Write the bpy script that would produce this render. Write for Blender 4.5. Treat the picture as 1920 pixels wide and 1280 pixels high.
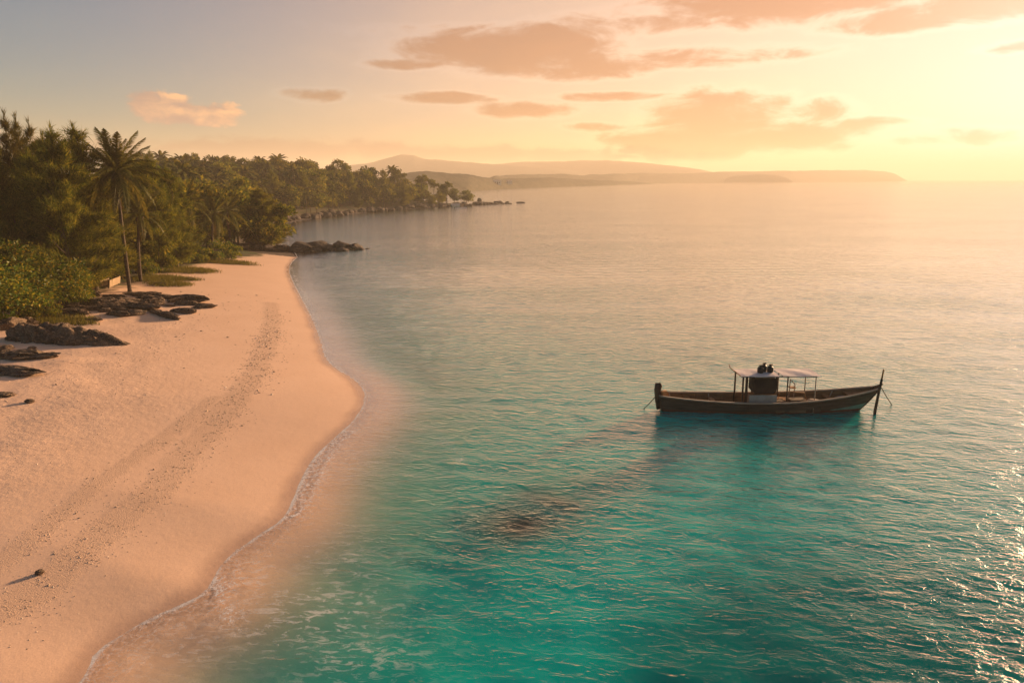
import bpy, math, random
import numpy as np

# ------------------------------------------------------------------ camera, sky, sun, exposure
SC = bpy.context.scene
for _o in list(bpy.data.objects):
    bpy.data.objects.remove(_o)
COL = SC.collection
R = math.radians
CAM_H = 11.0
PITCH = math.atan(305 / 1280)
SUN_AZ, SUN_EL = 45.5, 8.0          # degrees, clockwise from +Y

cam = bpy.data.cameras.new('camera')
cam.sensor_width = 36.0
cam.lens = 24.0
cam.clip_start = 0.1
cam.clip_end = 30000
camo = bpy.data.objects.new('camera', cam)
camo.location = (0, 0, CAM_H)
camo.rotation_euler = (math.pi / 2 - PITCH, 0, 0)
COL.objects.link(camo)
SC.camera = camo

SC.view_settings.view_transform = 'Standard'
SC.view_settings.look = 'None'
SC.view_settings.gamma = 1
SC.view_settings.use_curve_mapping = False
SC.view_settings.exposure = 1.42
SC.cycles.use_denoising = True
SC.cycles.max_bounces = 5
SC.cycles.transparent_max_bounces = 12
SC.cycles.sample_clamp_indirect = 6
SC.cycles.sample_clamp_direct = 14
SC.cycles.volume_bounces = 1


def ray(px, py):
    """direction in the world of a point of the photograph (1920 x 1280)"""
    u, v = (px - 960) / 1280, -(py - 640) / 1280
    cp, sp = math.cos(PITCH), math.sin(PITCH)
    return np.array([u, cp + v * sp, -sp + v * cp])


def G(px, py, z=0.0):
    """the point at height z that the photograph shows at (px, py)"""
    d = ray(px, py)
    t = (z - CAM_H) / d[2]
    return np.array([d[0] * t, d[1] * t, z])


def azel(px, py):
    d = ray(px, py)
    d = d / np.linalg.norm(d)
    return math.degrees(math.atan2(d[0], d[1])), math.degrees(math.asin(d[2]))


class NT:
    """small helper for building node trees"""
    def __init__(self, tree):
        self.t = tree
        tree.nodes.clear()

    def n(self, kind, **kw):
        x = self.t.nodes.new(kind)
        for k, v in kw.items():
            setattr(x, k, v)
        return x

    def put(self, sock, v):
        if isinstance(v, bpy.types.NodeSocket):
            self.t.links.new(v, sock)
        else:
            if sock.type == 'RGBA' and len(v) == 3:
                v = (*v, 1)
            sock.default_value = v

    def m(self, op, a, b=None, c=None, clamp=False):
        x = self.n('ShaderNodeMath', operation=op, use_clamp=clamp)
        for i, v in enumerate((a, b, c)):
            if v is not None:
                self.put(x.inputs[i], v)
        return x.outputs[0]

    def vm(self, op, a, b=None, scale=None):
        x = self.n('ShaderNodeVectorMath', operation=op)
        self.put(x.inputs[0], a)
        if b is not None:
            self.put(x.inputs[1], b)
        if scale is not None:
            self.put(x.inputs['Scale'], scale)
        return x.outputs['Value'] if op in ('DOT_PRODUCT', 'LENGTH') else x.outputs[0]

    def xyz(self, x=0.0, y=0.0, z=0.0):
        c = self.n('ShaderNodeCombineXYZ')
        for i, v in enumerate((x, y, z)):
            self.put(c.inputs[i], v)
        return c.outputs[0]

    def sep(self, v):
        s = self.n('ShaderNodeSeparateXYZ')
        self.put(s.inputs[0], v)
        return s.outputs

    def noise(self, vec, scale=1.0, detail=4.0, rough=0.55, dist=0.0, col=False):
        x = self.n('ShaderNodeTexNoise')
        self.put(x.inputs['Vector'], vec)
        x.inputs['Scale'].default_value = scale
        x.inputs['Detail'].default_value = detail
        x.inputs['Roughness'].default_value = rough
        x.inputs['Distortion'].default_value = dist
        return x.outputs[1 if col else 0]

    def ss(self, v, lo, hi, a=0.0, b=1.0, kind='SMOOTHSTEP'):
        x = self.n('ShaderNodeMapRange', interpolation_type=kind)
        for i, q in enumerate((v, lo, hi, a, b)):
            self.put(x.inputs[i], q)
        return x.outputs[0]

    def mix(self, f, a, b, blend='MIX'):
        x = self.n('ShaderNodeMix', data_type='RGBA', blend_type=blend)
        self.put(x.inputs['Factor'], f)
        self.put(x.inputs[6], a)
        self.put(x.inputs[7], b)
        return x.outputs[2]

    def ramp(self, f, stops, interp='LINEAR'):
        x = self.n('ShaderNodeValToRGB')
        x.color_ramp.interpolation = interp
        e = x.color_ramp.elements
        while len(e) > 1:
            e.remove(e[-1])
        for i, (p, c) in enumerate(stops):
            q = e[0] if i == 0 else e.new(p)
            q.position = p
            q.color = (*c, 1)
        self.put(x.inputs[0], f)
        return x.outputs[0]

    def attr(self, name):
        return self.n('ShaderNodeAttribute', attribute_name=name).outputs['Fac']


def build_world():
    w = bpy.data.worlds.new('World')
    SC.world = w
    w.use_nodes = True
    w.cycles.sampling_method = 'MANUAL'
    w.cycles.sample_map_resolution = 256
    t = NT(w.node_tree)
    d = t.vm('NORMALIZE', t.n('ShaderNodeTexCoord').outputs['Generated'])
    x, y, z = t.sep(d)
    el = t.m('MULTIPLY', t.m('ARCSINE', z), 180 / math.pi)
    az = t.m('MULTIPLY', t.m('ARCTAN2', x, y), 180 / math.pi)
    ae = t.xyz(az, el, 0.0)
    sky = t.n('ShaderNodeTexSky', sky_type='NISHITA', sun_disc=False)
    sky.sun_elevation, sky.sun_rotation = R(SUN_EL), R(SUN_AZ)
    sky.air_density, sky.dust_density, sky.ozone_density = 1.0, 1.0, 2.0
    # the sun's aureole in thin high veil cloud: wide, warm, stronger near the horizon
    sd = (math.cos(R(SUN_EL)) * math.sin(R(SUN_AZ)), math.cos(R(SUN_EL)) * math.cos(R(SUN_AZ)), math.sin(R(SUN_EL)))
    ang = t.m('MULTIPLY', t.m('ARCCOSINE', t.m('MINIMUM', t.vm('DOT_PRODUCT', d, sd), 1.0)), 180 / math.pi)
    elp = t.m('MAXIMUM', el, 0.0)
    base = t.mix(1.0, sky.outputs[0], t.mix(t.ss(ang, 34.0, 80.0), SKY_WARM, SKY_COOL), 'MULTIPLY')
    wob = t.m('SUBTRACT', noise2(t, t.vm('MULTIPLY', ae, (0.17, 0.55, 0)), 6.0, .64, .5), .5)
    fine = t.m('SUBTRACT', noise2(t, t.vm('MULTIPLY', ae, (0.5, 1.0, 0)), 4.0, .6, .2), .5)
    g = t.m('EXPONENT', t.m('ADD', t.m('MULTIPLY', t.m('MULTIPLY', ang, ang), -1 / GLOW_W ** 2), t.m('MULTIPLY', elp, -1 / 40.0)))
    glow = t.vm('SCALE', GLOW_C, scale=g)
    wide = t.m('EXPONENT', t.m('ADD', t.m('MULTIPLY', t.m('MULTIPLY', ang, ang), -1 / 52.0 ** 2), t.m('MULTIPLY', elp, -1 / 22.0)))
    glow2 = t.vm('SCALE', WIDE_C, scale=wide)
    c = t.vm('ADD', t.vm('ADD', base, glow), glow2)
    # the bright veil round the sun saturates softly
    e = t.vm('MULTIPLY', c, (-1 / SKY_MAX[0], -1 / SKY_MAX[1], -1 / SKY_MAX[2]))
    ex, ey, ez = t.sep(e)
    c = t.vm('MULTIPLY', t.vm('SUBTRACT', (1, 1, 1), t.xyz(t.m('EXPONENT', ex), t.m('EXPONENT', ey), t.m('EXPONENT', ez))), SKY_MAX)

    # clouds: soft-edged masses, each at its place in the sky, broken by noise
    def masses(items, nz, k):
        acc = None
        for px, py, rx, ry, s in items:
            a0, e0 = azel(px, py)
            a1, _ = azel(px + rx, py)
            _, e1 = azel(px, py - ry)
            sx, sy = 1 / (a1 - a0), 1 / (e1 - e0)
            q = t.n('ShaderNodeVectorMath', operation='MULTIPLY_ADD')
            t.put(q.inputs[0], ae)
            q.inputs[1].default_value = (sx, sy, 0)
            q.inputs[2].default_value = (-a0 * sx, -e0 * sy, 0)
            v = t.m('MULTIPLY_ADD', t.vm('DOT_PRODUCT', q.outputs[0], q.outputs[0]), -s, s)
            acc = v if acc is None else t.m('SMOOTH_MAX', acc, v, 0.35)
        return t.m('MULTIPLY_ADD', nz, k, acc)

    strat = masses([
        (960, 96, 215, 44, 1.0), (765, 122, 80, 11, .8), (1090, 127, 130, 26, 1.0),
        (830, 184, 100, 12, .9), (1000, 207, 95, 17, .9), (1140, 181, 120, 10, .8),
        (1340, 222, 160, 52, 1.0), (1290, 272, 200, 36, .9), (1110, 238, 65, 9, .8), (1535, 212, 60, 26, .6), (1600, 236, 100, 13, .6),
        (1440, 5, 280, 46, 1.0), (1680, 42, 160, 24, .9), (1860, 8, 200, 34, 1.0), (1785, 258, 110, 16, .5), (1905, 88, 60, 12, .5),
        (585, 178, 60, 13, .7), (1480, 255, 150, 34, .8), (1210, 40, 170, 22, .55), (1000, 60, 260, 14, .45), (1250, 110, 240, 16, .4), (2300, 60, 330, 60, .9), (-500, 120, 300, 50, .5)], t.m('MULTIPLY_ADD', fine, .45, wob), 2.3)
    far_strip = masses([(520, 280, 300, 24, 1.0), (960, 290, 330, 20, 1.0), (100, 275, 300, 20, .9)], t.m('MULTIPLY_ADD', wob, .8, fine), 2.3)
    cum = masses([(278, 192, 44, 36, 1.0), (330, 207, 62, 30, 1.0), (405, 210, 56, 25, 1.0), (365, 224, 100, 15, .9)], t.m('MULTIPLY_ADD', fine, 1.6, wob), 1.2)
    gen = noise2(t, t.vm('DIVIDE', d, t.xyz(t.m('ADD', z, .18), t.m('ADD', z, .18), 1.0)), 5.0, .6, .5)
    rim = t.m('MULTIPLY', t.ss(strat, -.9, 0.0), t.ss(strat, 0.0, .5, 1.0, 0.0))
    c = t.vm('SCALE', c, scale=t.m('MULTIPLY_ADD', rim, .09, 1.0))
    fs = t.m('MULTIPLY', t.ss(strat, -.3, .75), t.ss(ang, 6.0, 26.0, 0.5, .95))
    c = t.mix(1.0, c, t.mix(fs, (1, 1, 1), (0.72, 0.53, 0.42)), 'MULTIPLY')
    ff = t.m('MULTIPLY', t.ss(far_strip, -.2, .8), 1.0)
    c = t.mix(ff, c, t.mix(1.0, c, (0.70, 0.60, 0.64), 'MULTIPLY'))
    # the heap cloud on the left: lit from the sun's side and from above, mauve below
    a0, e0 = azel(330, 205)
    lit = t.m('ADD', t.vm('DOT_PRODUCT', t.vm('SUBTRACT', ae, (a0, e0, 0)), (.07, .22, 0)), t.m('MULTIPLY', t.m('ADD', fine, wob), 1.4))
    cc = t.mix(t.ss(lit, -0.25, 0.65), CUM_DARK, CUM_LIT)
    c = t.mix(t.m('MULTIPLY', t.ss(cum, 0.05, 0.6), .95), c, cc)
    c = t.mix(t.m('MULTIPLY', t.ss(gen, .42, .72), .5), c, t.mix(1.0, c, (1.18, 1.10, 1.0), 'MULTIPLY'))
    bg = t.n('ShaderNodeBackground')
    t.put(bg.inputs[0], c)
    bg.inputs[1].default_value = 0.088
    out = t.n('ShaderNodeOutputWorld')
    t.t.links.new(bg.outputs[0], out.inputs[0])


def noise2(t, vec, detail, rough, dist=0.0):
    x = t.n('ShaderNodeTexNoise', noise_dimensions='2D')
    t.put(x.inputs['Vector'], vec)
    x.inputs['Scale'].default_value = 1.0
    x.inputs['Detail'].default_value = detail
    x.inputs['Roughness'].default_value = rough
    x.inputs['Distortion'].default_value = dist
    return x.outputs[0]


SKY_MAX = (5.8, 4.8, 5.4)
SKY_WARM, SKY_COOL = (0.94, 0.575, 0.40), (0.07, 0.43, 0.56)
GLOW_W, GLOW_C = 37.0, (3.6, 2.5, 1.7)
WIDE_C = (6.6, 2.2, 0.22)
CUM_DARK, CUM_LIT = (1.6, 1.1, .95), (4.3, 2.3, 1.15)
build_world()

sun = bpy.data.lights.new('sun', 'SUN')
sun.energy = 5.0
sun.angle = R(4.0)
sun.color = (1.0, 0.64, 0.36)
suno = bpy.data.objects.new('sun', sun)
suno.rotation_euler = (math.pi / 2 - R(SUN_EL), 0, math.pi - R(SUN_AZ))
suno.location = (60, 60, 60)
COL.objects.link(suno)
RNG = np.random.default_rng(7)
random.seed(7)


# ------------------------------------------------------------------ helpers
def tag(o, label=None, cat=None, group=None, kind=None):
    for k, v in (('label', label), ('category', cat), ('group', group), ('kind', kind)):
        if v:
            o[k] = v
    return o


def link(name, data, parent=None, loc=None):
    o = bpy.data.objects.new(name, data)
    COL.objects.link(o)
    if parent is not None:
        o.parent = parent
    if loc is not None:
        o.location = [float(q) for q in loc]
    return o


def mesh_np(name, V, F, mats=(), smooth=False, midx=None):
    """V (n,3); F list of faces or (m,k) array"""
    me = bpy.data.meshes.new(name)
    V = np.asarray(V, dtype=np.float32)
    if isinstance(F, np.ndarray):
        m, k = F.shape
        me.vertices.add(len(V))
        me.vertices.foreach_set('co', V.ravel())
        me.loops.add(m * k)
        me.loops.foreach_set('vertex_index', F.astype(np.int32).ravel())
        me.polygons.add(m)
        me.polygons.foreach_set('loop_start', np.arange(0, m * k, k, dtype=np.int32))
        me.polygons.foreach_set('loop_total', np.full(m, k, dtype=np.int32))
        me.update(calc_edges=True)
    else:
        me.from_pydata(V.tolist(), [], F)
    for q in mats:
        me.materials.append(q)
    if midx is not None:
        me.polygons.foreach_set('material_index', np.asarray(midx, dtype=np.int32))
    me.polygons.foreach_set('use_smooth', np.full(len(me.polygons), smooth))
    me.update()
    return me


class MB:
    """collects shapes into one mesh"""
    def __init__(self):
        self.v, self.f = [], []

    def box(self, c, s, rz=0.0, ry=0.0, rx=0.0, taper=1.0):
        x, y, z = [q / 2 for q in s]
        P = np.array([[-x, -y, -z], [x, -y, -z], [x, y, -z], [-x, y, -z], [-x * taper, -y * taper, z], [x * taper, -y * taper, z], [x * taper, y * taper, z], [-x * taper, y * taper, z]])
        return self.add(P @ rot(rx, ry, rz).T + np.array(c), [(0, 3, 2, 1), (4, 5, 6, 7), (0, 1, 5, 4), (1, 2, 6, 5), (2, 3, 7, 6), (3, 0, 4, 7)])

    def add(self, P, F):
        b = len(self.v)
        self.v += [tuple(float(q) for q in p) for p in P]
        self.f += [tuple(int(i) + b for i in f) for f in F]
        return self

    def tube(self, pts, rad, n=8, cap=True):
        pts = [np.array(p, float) for p in pts]
        rad = [rad] * len(pts) if np.isscalar(rad) else rad
        P = []
        for i, p in enumerate(pts):
            d = pts[min(i + 1, len(pts) - 1)] - pts[max(i - 1, 0)]
            d /= np.linalg.norm(d) + 1e-9
            a = np.cross(d, (0, 0, 1) if abs(d[2]) < .9 else (1, 0, 0))
            a /= np.linalg.norm(a)
            b = np.cross(d, a)
            for k in range(n):
                w = 2 * math.pi * k / n
                P.append(p + rad[i] * (math.cos(w) * a + math.sin(w) * b))
        F = [(i * n + k, i * n + (k + 1) % n, (i + 1) * n + (k + 1) % n, (i + 1) * n + k) for i in range(len(pts) - 1) for k in range(n)]
        if cap:
            F += [tuple(range(n))[::-1], tuple(range((len(pts) - 1) * n, len(pts) * n))]
        return self.add(P, F)

    def lathe(self, prof, c, n=12):
        P, F = [], []
        for r, z in prof:
            for k in range(n):
                w = 2 * math.pi * k / n
                P.append((c[0] + r * math.cos(w), c[1] + r * math.sin(w), c[2] + z))
        m = len(prof)
        F = [(i * n + k, i * n + (k + 1) % n, (i + 1) * n + (k + 1) % n, (i + 1) * n + k) for i in range(m - 1) for k in range(n)]
        F += [tuple(range(n))[::-1], tuple(range((m - 1) * n, m * n))]
        return self.add(P, F)

    def build(self, name, mat, parent=None, smooth=False, loc=None):
        return link(name, mesh_np(name, np.array(self.v), self.f, [mat], smooth), parent, loc)


def rot(rx=0.0, ry=0.0, rz=0.0):
    cx, sx, cy, sy, cz, sz = math.cos(rx), math.sin(rx), math.cos(ry), math.sin(ry), math.cos(rz), math.sin(rz)
    X = np.array([[1, 0, 0], [0, cx, -sx], [0, sx, cx]])
    Y = np.array([[cy, 0, sy], [0, 1, 0], [-sy, 0, cy]])
    Z = np.array([[cz, -sz, 0], [sz, cz, 0], [0, 0, 1]])
    return Z @ Y @ X


def material(name):
    m = bpy.data.materials.new(name)
    m.use_nodes = True
    t = NT(m.node_tree)
    out = t.n('ShaderNodeOutputMaterial')
    return m, t, out


def principled(t, out, col, rough=0.8, bump=None, bs=0.3, bd=0.05, spec=0.3, metal=0.0):
    p = t.n('ShaderNodeBsdfPrincipled')
    t.put(p.inputs['Base Color'], col)
    t.put(p.inputs['Roughness'], rough)
    p.inputs['Specular IOR Level'].default_value = spec
    p.inputs['Metallic'].default_value = metal
    if bump is not None:
        b = t.n('ShaderNodeBump')
        b.inputs['Strength'].default_value = bs
        b.inputs['Distance'].default_value = bd
        t.put(b.inputs['Height'], bump)
        t.t.links.new(b.outputs[0], p.inputs['Normal'])
    t.t.links.new(p.outputs[0], out.inputs[0])
    return p


def simple_mat(name, c0, c1, scale=6.0, rough=0.8, bs=0.3, bd=0.02, spec=0.3, metal=0.0, stretch=(1, 1, 1)):
    m, t, out = material(name)
    co = t.vm('MULTIPLY', t.n('ShaderNodeTexCoord').outputs['Object'], stretch)
    n = t.noise(co, scale, 5.0, .6)
    col = t.mix(t.ss(n, .3, .7), c0, c1)
    principled(t, out, col, rough, n, bs, bd, spec, metal)
    return m


def seg_dist(P, poly, closed=False):
    """distance of points P (n,2) to a polyline"""
    poly = np.asarray(poly, float)
    best = np.full(len(P), 1e18)
    m = len(poly)
    for i in range(m if closed else m - 1):
        a, b = poly[i], poly[(i + 1) % m]
        ab = b - a
        tt = np.clip(((P - a) @ ab) / (ab @ ab + 1e-12), 0, 1)
        q = a + tt[:, None] * ab
        best = np.minimum(best, ((P - q) ** 2).sum(1))
    return np.sqrt(best)


def inside(P, poly):
    poly = np.asarray(poly, float)
    r = np.zeros(len(P), bool)
    j = len(poly) - 1
    for i in range(len(poly)):
        (xi, yi), (xj, yj) = poly[i], poly[j]
        c = ((yi > P[:, 1]) != (yj > P[:, 1])) & (P[:, 0] < (xj - xi) * (P[:, 1] - yi) / (yj - yi + 1e-12) + xi)
        r ^= c
        j = i
    return r


def sdist(P, poly):
    d = seg_dist(P, poly, True)
    return np.where(inside(P, poly), d, -d)


def smooth_poly(pts, n=2):
    pts = np.asarray(pts, float)
    for _ in range(n):
        q = [pts[0]]
        for a, b in zip(pts[:-1], pts[1:]):
            q += [a * .75 + b * .25, a * .25 + b * .75]
        q.append(pts[-1])
        pts = np.array(q)
    return pts


_HS = np.random.default_rng(99).random((256, 256))


def vnoise(x, y):
    """smooth value noise in 0..1 on numpy arrays"""
    x, y = np.asarray(x, float), np.asarray(y, float)
    xi, yi = np.floor(x).astype(int), np.floor(y).astype(int)
    fx, fy = x - xi, y - yi
    fx, fy = fx * fx * (3 - 2 * fx), fy * fy * (3 - 2 * fy)
    h = lambda a, b: _HS[a % 256, b % 256]
    return (h(xi, yi) * (1 - fx) + h(xi + 1, yi) * fx) * (1 - fy) + (h(xi, yi + 1) * (1 - fx) + h(xi + 1, yi + 1) * fx) * fy


def fbm(x, y, o=4):
    s, a, tot = 0, 1.0, 0.0
    for k in range(o):
        s = s + a * vnoise(x * 2 ** k + 17.3 * k, y * 2 ** k + 9.1 * k)
        tot += a
        a *= .5
    return s / tot


def sstep(v, a, b):
    q = np.clip((v - a) / (b - a), 0, 1)
    return q * q * (3 - 2 * q)


def graded(lo, hi, step, growth, far0, far1):
    """coordinates at an even step in [lo, hi], growing outside"""
    c = list(np.arange(lo, hi + 1e-6, step))
    s, x = step, c[-1]
    while x < far1:
        s *= growth
        x += s
        c.append(x)
    s, x = step, c[0]
    pre = []
    while x > far0:
        s *= growth
        x -= s
        pre.append(x)
    return np.array(pre[::-1] + c)


def grid_mesh(xs, ys):
    X, Y = np.meshgrid(xs, ys)
    nx, ny = len(xs), len(ys)
    i = np.arange((ny - 1) * (nx - 1))
    r, c = i // (nx - 1), i % (nx - 1)
    a = r * nx + c
    return X.ravel(), Y.ravel(), np.stack([a, a + 1, a + nx + 1, a + nx], 1)


def set_attr(me, name, v):
    a = me.attributes.new(name, 'FLOAT', 'POINT')
    a.data.foreach_set('value', np.asarray(v, dtype=np.float32))


# ------------------------------------------------------------------ the coast
_shore_px = [(152, 1280), (165, 1228), (228, 1182), (300, 1150), (368, 1118), (392, 1098), (400, 1068), (438, 1030), (500, 992),
             (532, 968), (552, 918), (585, 858), (622, 822), (655, 795), (678, 762), (684, 738), (664, 712), (628, 692), (607, 672),
             (600, 640), (585, 600), (565, 562), (548, 530), (540, 508), (543, 494), (556, 482)]
_near = [G(*p)[:2] for p in _shore_px]
_near = smooth_poly([(-38, -60), (-22, -18), (-15, 0), (-11.5, 7)] + _near, 1)
_cove = [G(*p)[:2] for p in [(548, 468), (520, 456), (512, 440), (520, 426), (548, 416), (600, 408), (660, 401), (740, 393.5), (840, 388), (900, 385), (952, 381.2)]]
_back = [(-6, 297), (-22, 303), (-45, 322), (-90, 360), (-160, 420), (-400, 520), (-900, 620), (-900, -400), (-60, -400)]
COAST = np.vstack([_near, _cove, _back])
VEG = np.vstack([[G(*p, 1.4)[:2] for p in [(-420, 700), (-150, 640), (0, 596), (70, 578), (150, 562), (215, 545), (262, 527), (300, 512), (345, 497), (400, 484), (440, 475), (500, 466), (528, 459)]],
                 [(-38, 118), (-52, 150), (-70, 186), (-56, 205), (-38, 235), (-21, 262), (-13, 278), (-14, 294), (-45, 318), (-90, 352), (-160, 412), (-890, 600), (-890, -60)]])


REEF = [(*G(px, py, -2.0)[:2], rx, ry, a) for px, py, rx, ry, a in [(945, 1085, 2.2, 1.5, 1.7), (1010, 1035, 2.4, 1.7, 1.3), (1090, 985, 2.6, 1.8, .8)]]


def height(P):
    """terrain height at points (n,2), with signed distance to the shore"""
    s = sdist(P, COAST)
    x, y = P[:, 0], P[:, 1]
    zl = 1.9 * (1 - np.exp(-np.maximum(s, 0) / 15))
    d = np.maximum(-s, 0)
    zs = -(0.05 * d + 0.030 * d * d)
    zs = -3.5 * (1 - np.exp(zs / 3.5)) - 14 * sstep(d, 60, 600)
    zs = zs - 2.0 * (1 - sstep(y, 12, 22)) * sstep(d, 6, 15)
    z = np.where(s > 0, zl, zs)
    rough = (fbm(x * .9, y * .9, 3) - .5) * .10 * sstep(s, 5, 14) + (fbm(x * .25 + 5, y * .25, 3) - .5) * .35 * sstep(s, 7, 22)
    z = z + rough + (fbm(x * .3, y * .3 + 40, 3) - .5) * .5 * sstep(-s, 4, 12)
    for cx, cy, rx, ry, a in REEF:
        z = z + a * np.exp(-((x - cx) / rx) ** 2 - ((y - cy) / ry) ** 2) * sstep(-z, 1.0, 2.0) * (.7 + .6 * fbm(x * .9, y * .9 + 3, 3))
    inl = sstep(s, 6, 45)
    hill = 4.5 * np.exp(-(((x + 130) / 95) ** 2 + ((y - 262) / 75) ** 2)) + 3.0 * np.exp(-(((x + 62) / 45) ** 2 + ((y - 290) / 40) ** 2)) + 6.0 * np.exp(-(((x + 150) / 80) ** 2 + ((y - 150) / 80) ** 2))
    z = z + hill * inl
    return z, s


def Hz(x, y):
    return float(height(np.array([[x, y]]))[0][0])


# ------------------------------------------------------------------ ground sheet: beach, sea bed, forest floor
def ground_material():
    m, t, out = material('sand_and_soil')
    P = t.n('ShaderNodeNewGeometry').outputs['Position']
    s, veg, rock, reef, wrack = t.attr('shore'), t.attr('veg'), t.attr('rock'), t.attr('reef'), t.attr('wrack')
    n1 = t.noise(P, .35, 5.0, .6)
    n2 = t.noise(P, 3.0, 6.0, .65)
    n3 = t.noise(P, 26.0, 4.0, .7)
    sand = t.mix(t.ss(n1, .3, .7), (0.78, 0.51, 0.345), (0.83, 0.555, 0.385))
    sand = t.mix(t.ss(n3, .35, .75), sand, (0.68, 0.445, 0.30))
    # scattered bits of weed and shell in the upper beach
    specks = t.m('MULTIPLY', t.ss(n2, .62, .72), t.ss(s, 7.0, 16.0))
    sand = t.mix(t.m('MULTIPLY', specks, .55), sand, (0.26, 0.17, 0.11))
    # the strand line: coarse grey-brown shell grit
    wn = t.noise(P, 1.4, 5.0, .65)
    wf = t.m('MULTIPLY', t.ss(t.m('ADD', wrack, t.m('MULTIPLY', t.m('SUBTRACT', wn, .5), 1.1)), .25, .8), t.ss(n3, .32, .55, .35, 1.0))
    sand = t.mix(t.m('MULTIPLY', wf, .22), sand, (0.32, 0.215, 0.15))
    wet = t.m('MULTIPLY', t.ss(t.m('ADD', s, t.m('MULTIPLY', t.m('SUBTRACT', n1, .5), 1.0)), -.05, .75, 1.0, 0.0), t.ss(s, -1.0, 0.0, .2, 1.0))
    sand = t.mix(t.m('MULTIPLY', wet, .6), sand, t.mix(1.0, sand, (.60, .55, .52), 'MULTIPLY'))
    soil = t.mix(t.ss(n2, .35, .65), (0.085, 0.055, 0.028), (0.15, 0.11, 0.05))
    soil = t.mix(t.ss(n1, .45, .6), soil, (0.07, 0.085, 0.025))
    vf = t.ss(t.m('ADD', veg, t.m('MULTIPLY', t.m('SUBTRACT', t.noise(P, .5, 6.0, .7), .5), 7.0)), -.6, 1.4)
    col = t.mix(vf, sand, soil)
    rk = t.mix(t.ss(n2, .35, .7), (0.045, 0.035, 0.028), (0.15, 0.105, 0.075))
    rf = t.ss(t.m('ADD', rock, t.m('MULTIPLY', t.m('SUBTRACT', n2, .5), .9)), .35, .6)
    col = t.mix(rf, col, rk)
    rfn = t.ss(t.m('ADD', reef, t.m('MULTIPLY', t.m('SUBTRACT', t.noise(P, .28, 5.0, .65), .5), 1.3)), .35, .75)
    col = t.mix(rfn, col, t.mix(t.ss(n2, .4, .6), (0.004, 0.016, 0.015), (0.012, 0.036, 0.030)))
    b = t.m('ADD', t.m('MULTIPLY', n2, t.ss(s, 5.0, 12.0, .35, 1.5)), t.m('MULTIPLY', n3, t.ss(wf, 0.0, 1.0, .12, .6)))
    p = principled(t, out, col, t.ss(wet, 0.0, 1.0, .92, .22), b, .55, .05, .25)
    return m


def build_ground():
    xs = graded(-46, 12, .4, 1.055, -1200, 4200)
    ys = graded(4, 112, .4, 1.035, -420, 4600)
    X, Y, F = grid_mesh(xs, ys)
    P = np.stack([X, Y], 1)
    z, s = height(P)
    me = mesh_np('beach', np.stack([X, Y, z], 1), F, [ground_material()], True)
    set_attr(me, 'shore', s)
    set_attr(me, 'veg', sdist(P, VEG))
    cove = np.array([G(*p)[:2] for p in [(552, 474), (520, 456), (512, 440), (520, 426), (548, 416), (600, 408), (660, 401), (740, 393.5), (840, 388), (900, 385), (952, 381.2)]])
    dc = seg_dist(P, cove)
    set_attr(me, 'rock', (1 - sstep(dc, 3.5, 9)) * np.where(Y > 97, 1, 0))
    # reef: dark weedy patches on the sea bed
    reef = np.zeros(len(P))
    for cx, cy, rx, ry, a in REEF:
        q = ((X - cx) / rx) ** 2 + ((Y - cy) / ry) ** 2
        reef = np.maximum(reef, 1.15 * np.exp(-q * .45))
    reef = np.maximum(reef, .75 * sstep(-s, 25, 60) * fbm(X * .03, Y * .03, 3))
    set_attr(me, 'reef', reef)
    wr = np.zeros(len(P))
    for line, w in WRACK:
        wr = np.maximum(wr, np.exp(-(seg_dist(P, line) / w) ** 2))
    set_attr(me, 'wrack', wr)
    o = link('beach', me)
    tag(o, 'pale golden sand beach curving from the shore to the trees', 'beach', kind='structure')


WRACK = [(smooth_poly([G(*p, .9)[:2] for p in [(-260, 1260), (-60, 1140), (40, 1085), (130, 1020), (230, 945), (300, 890), (350, 830), (420, 765), (470, 705), (500, 640), (512, 590), (508, 556)]]), .75),
         (smooth_poly([G(*p, 1.0)[:2] for p in [(-150, 1120), (60, 985), (160, 905), (240, 850), (330, 790), (400, 735)]]), .45)]
build_ground()


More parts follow.
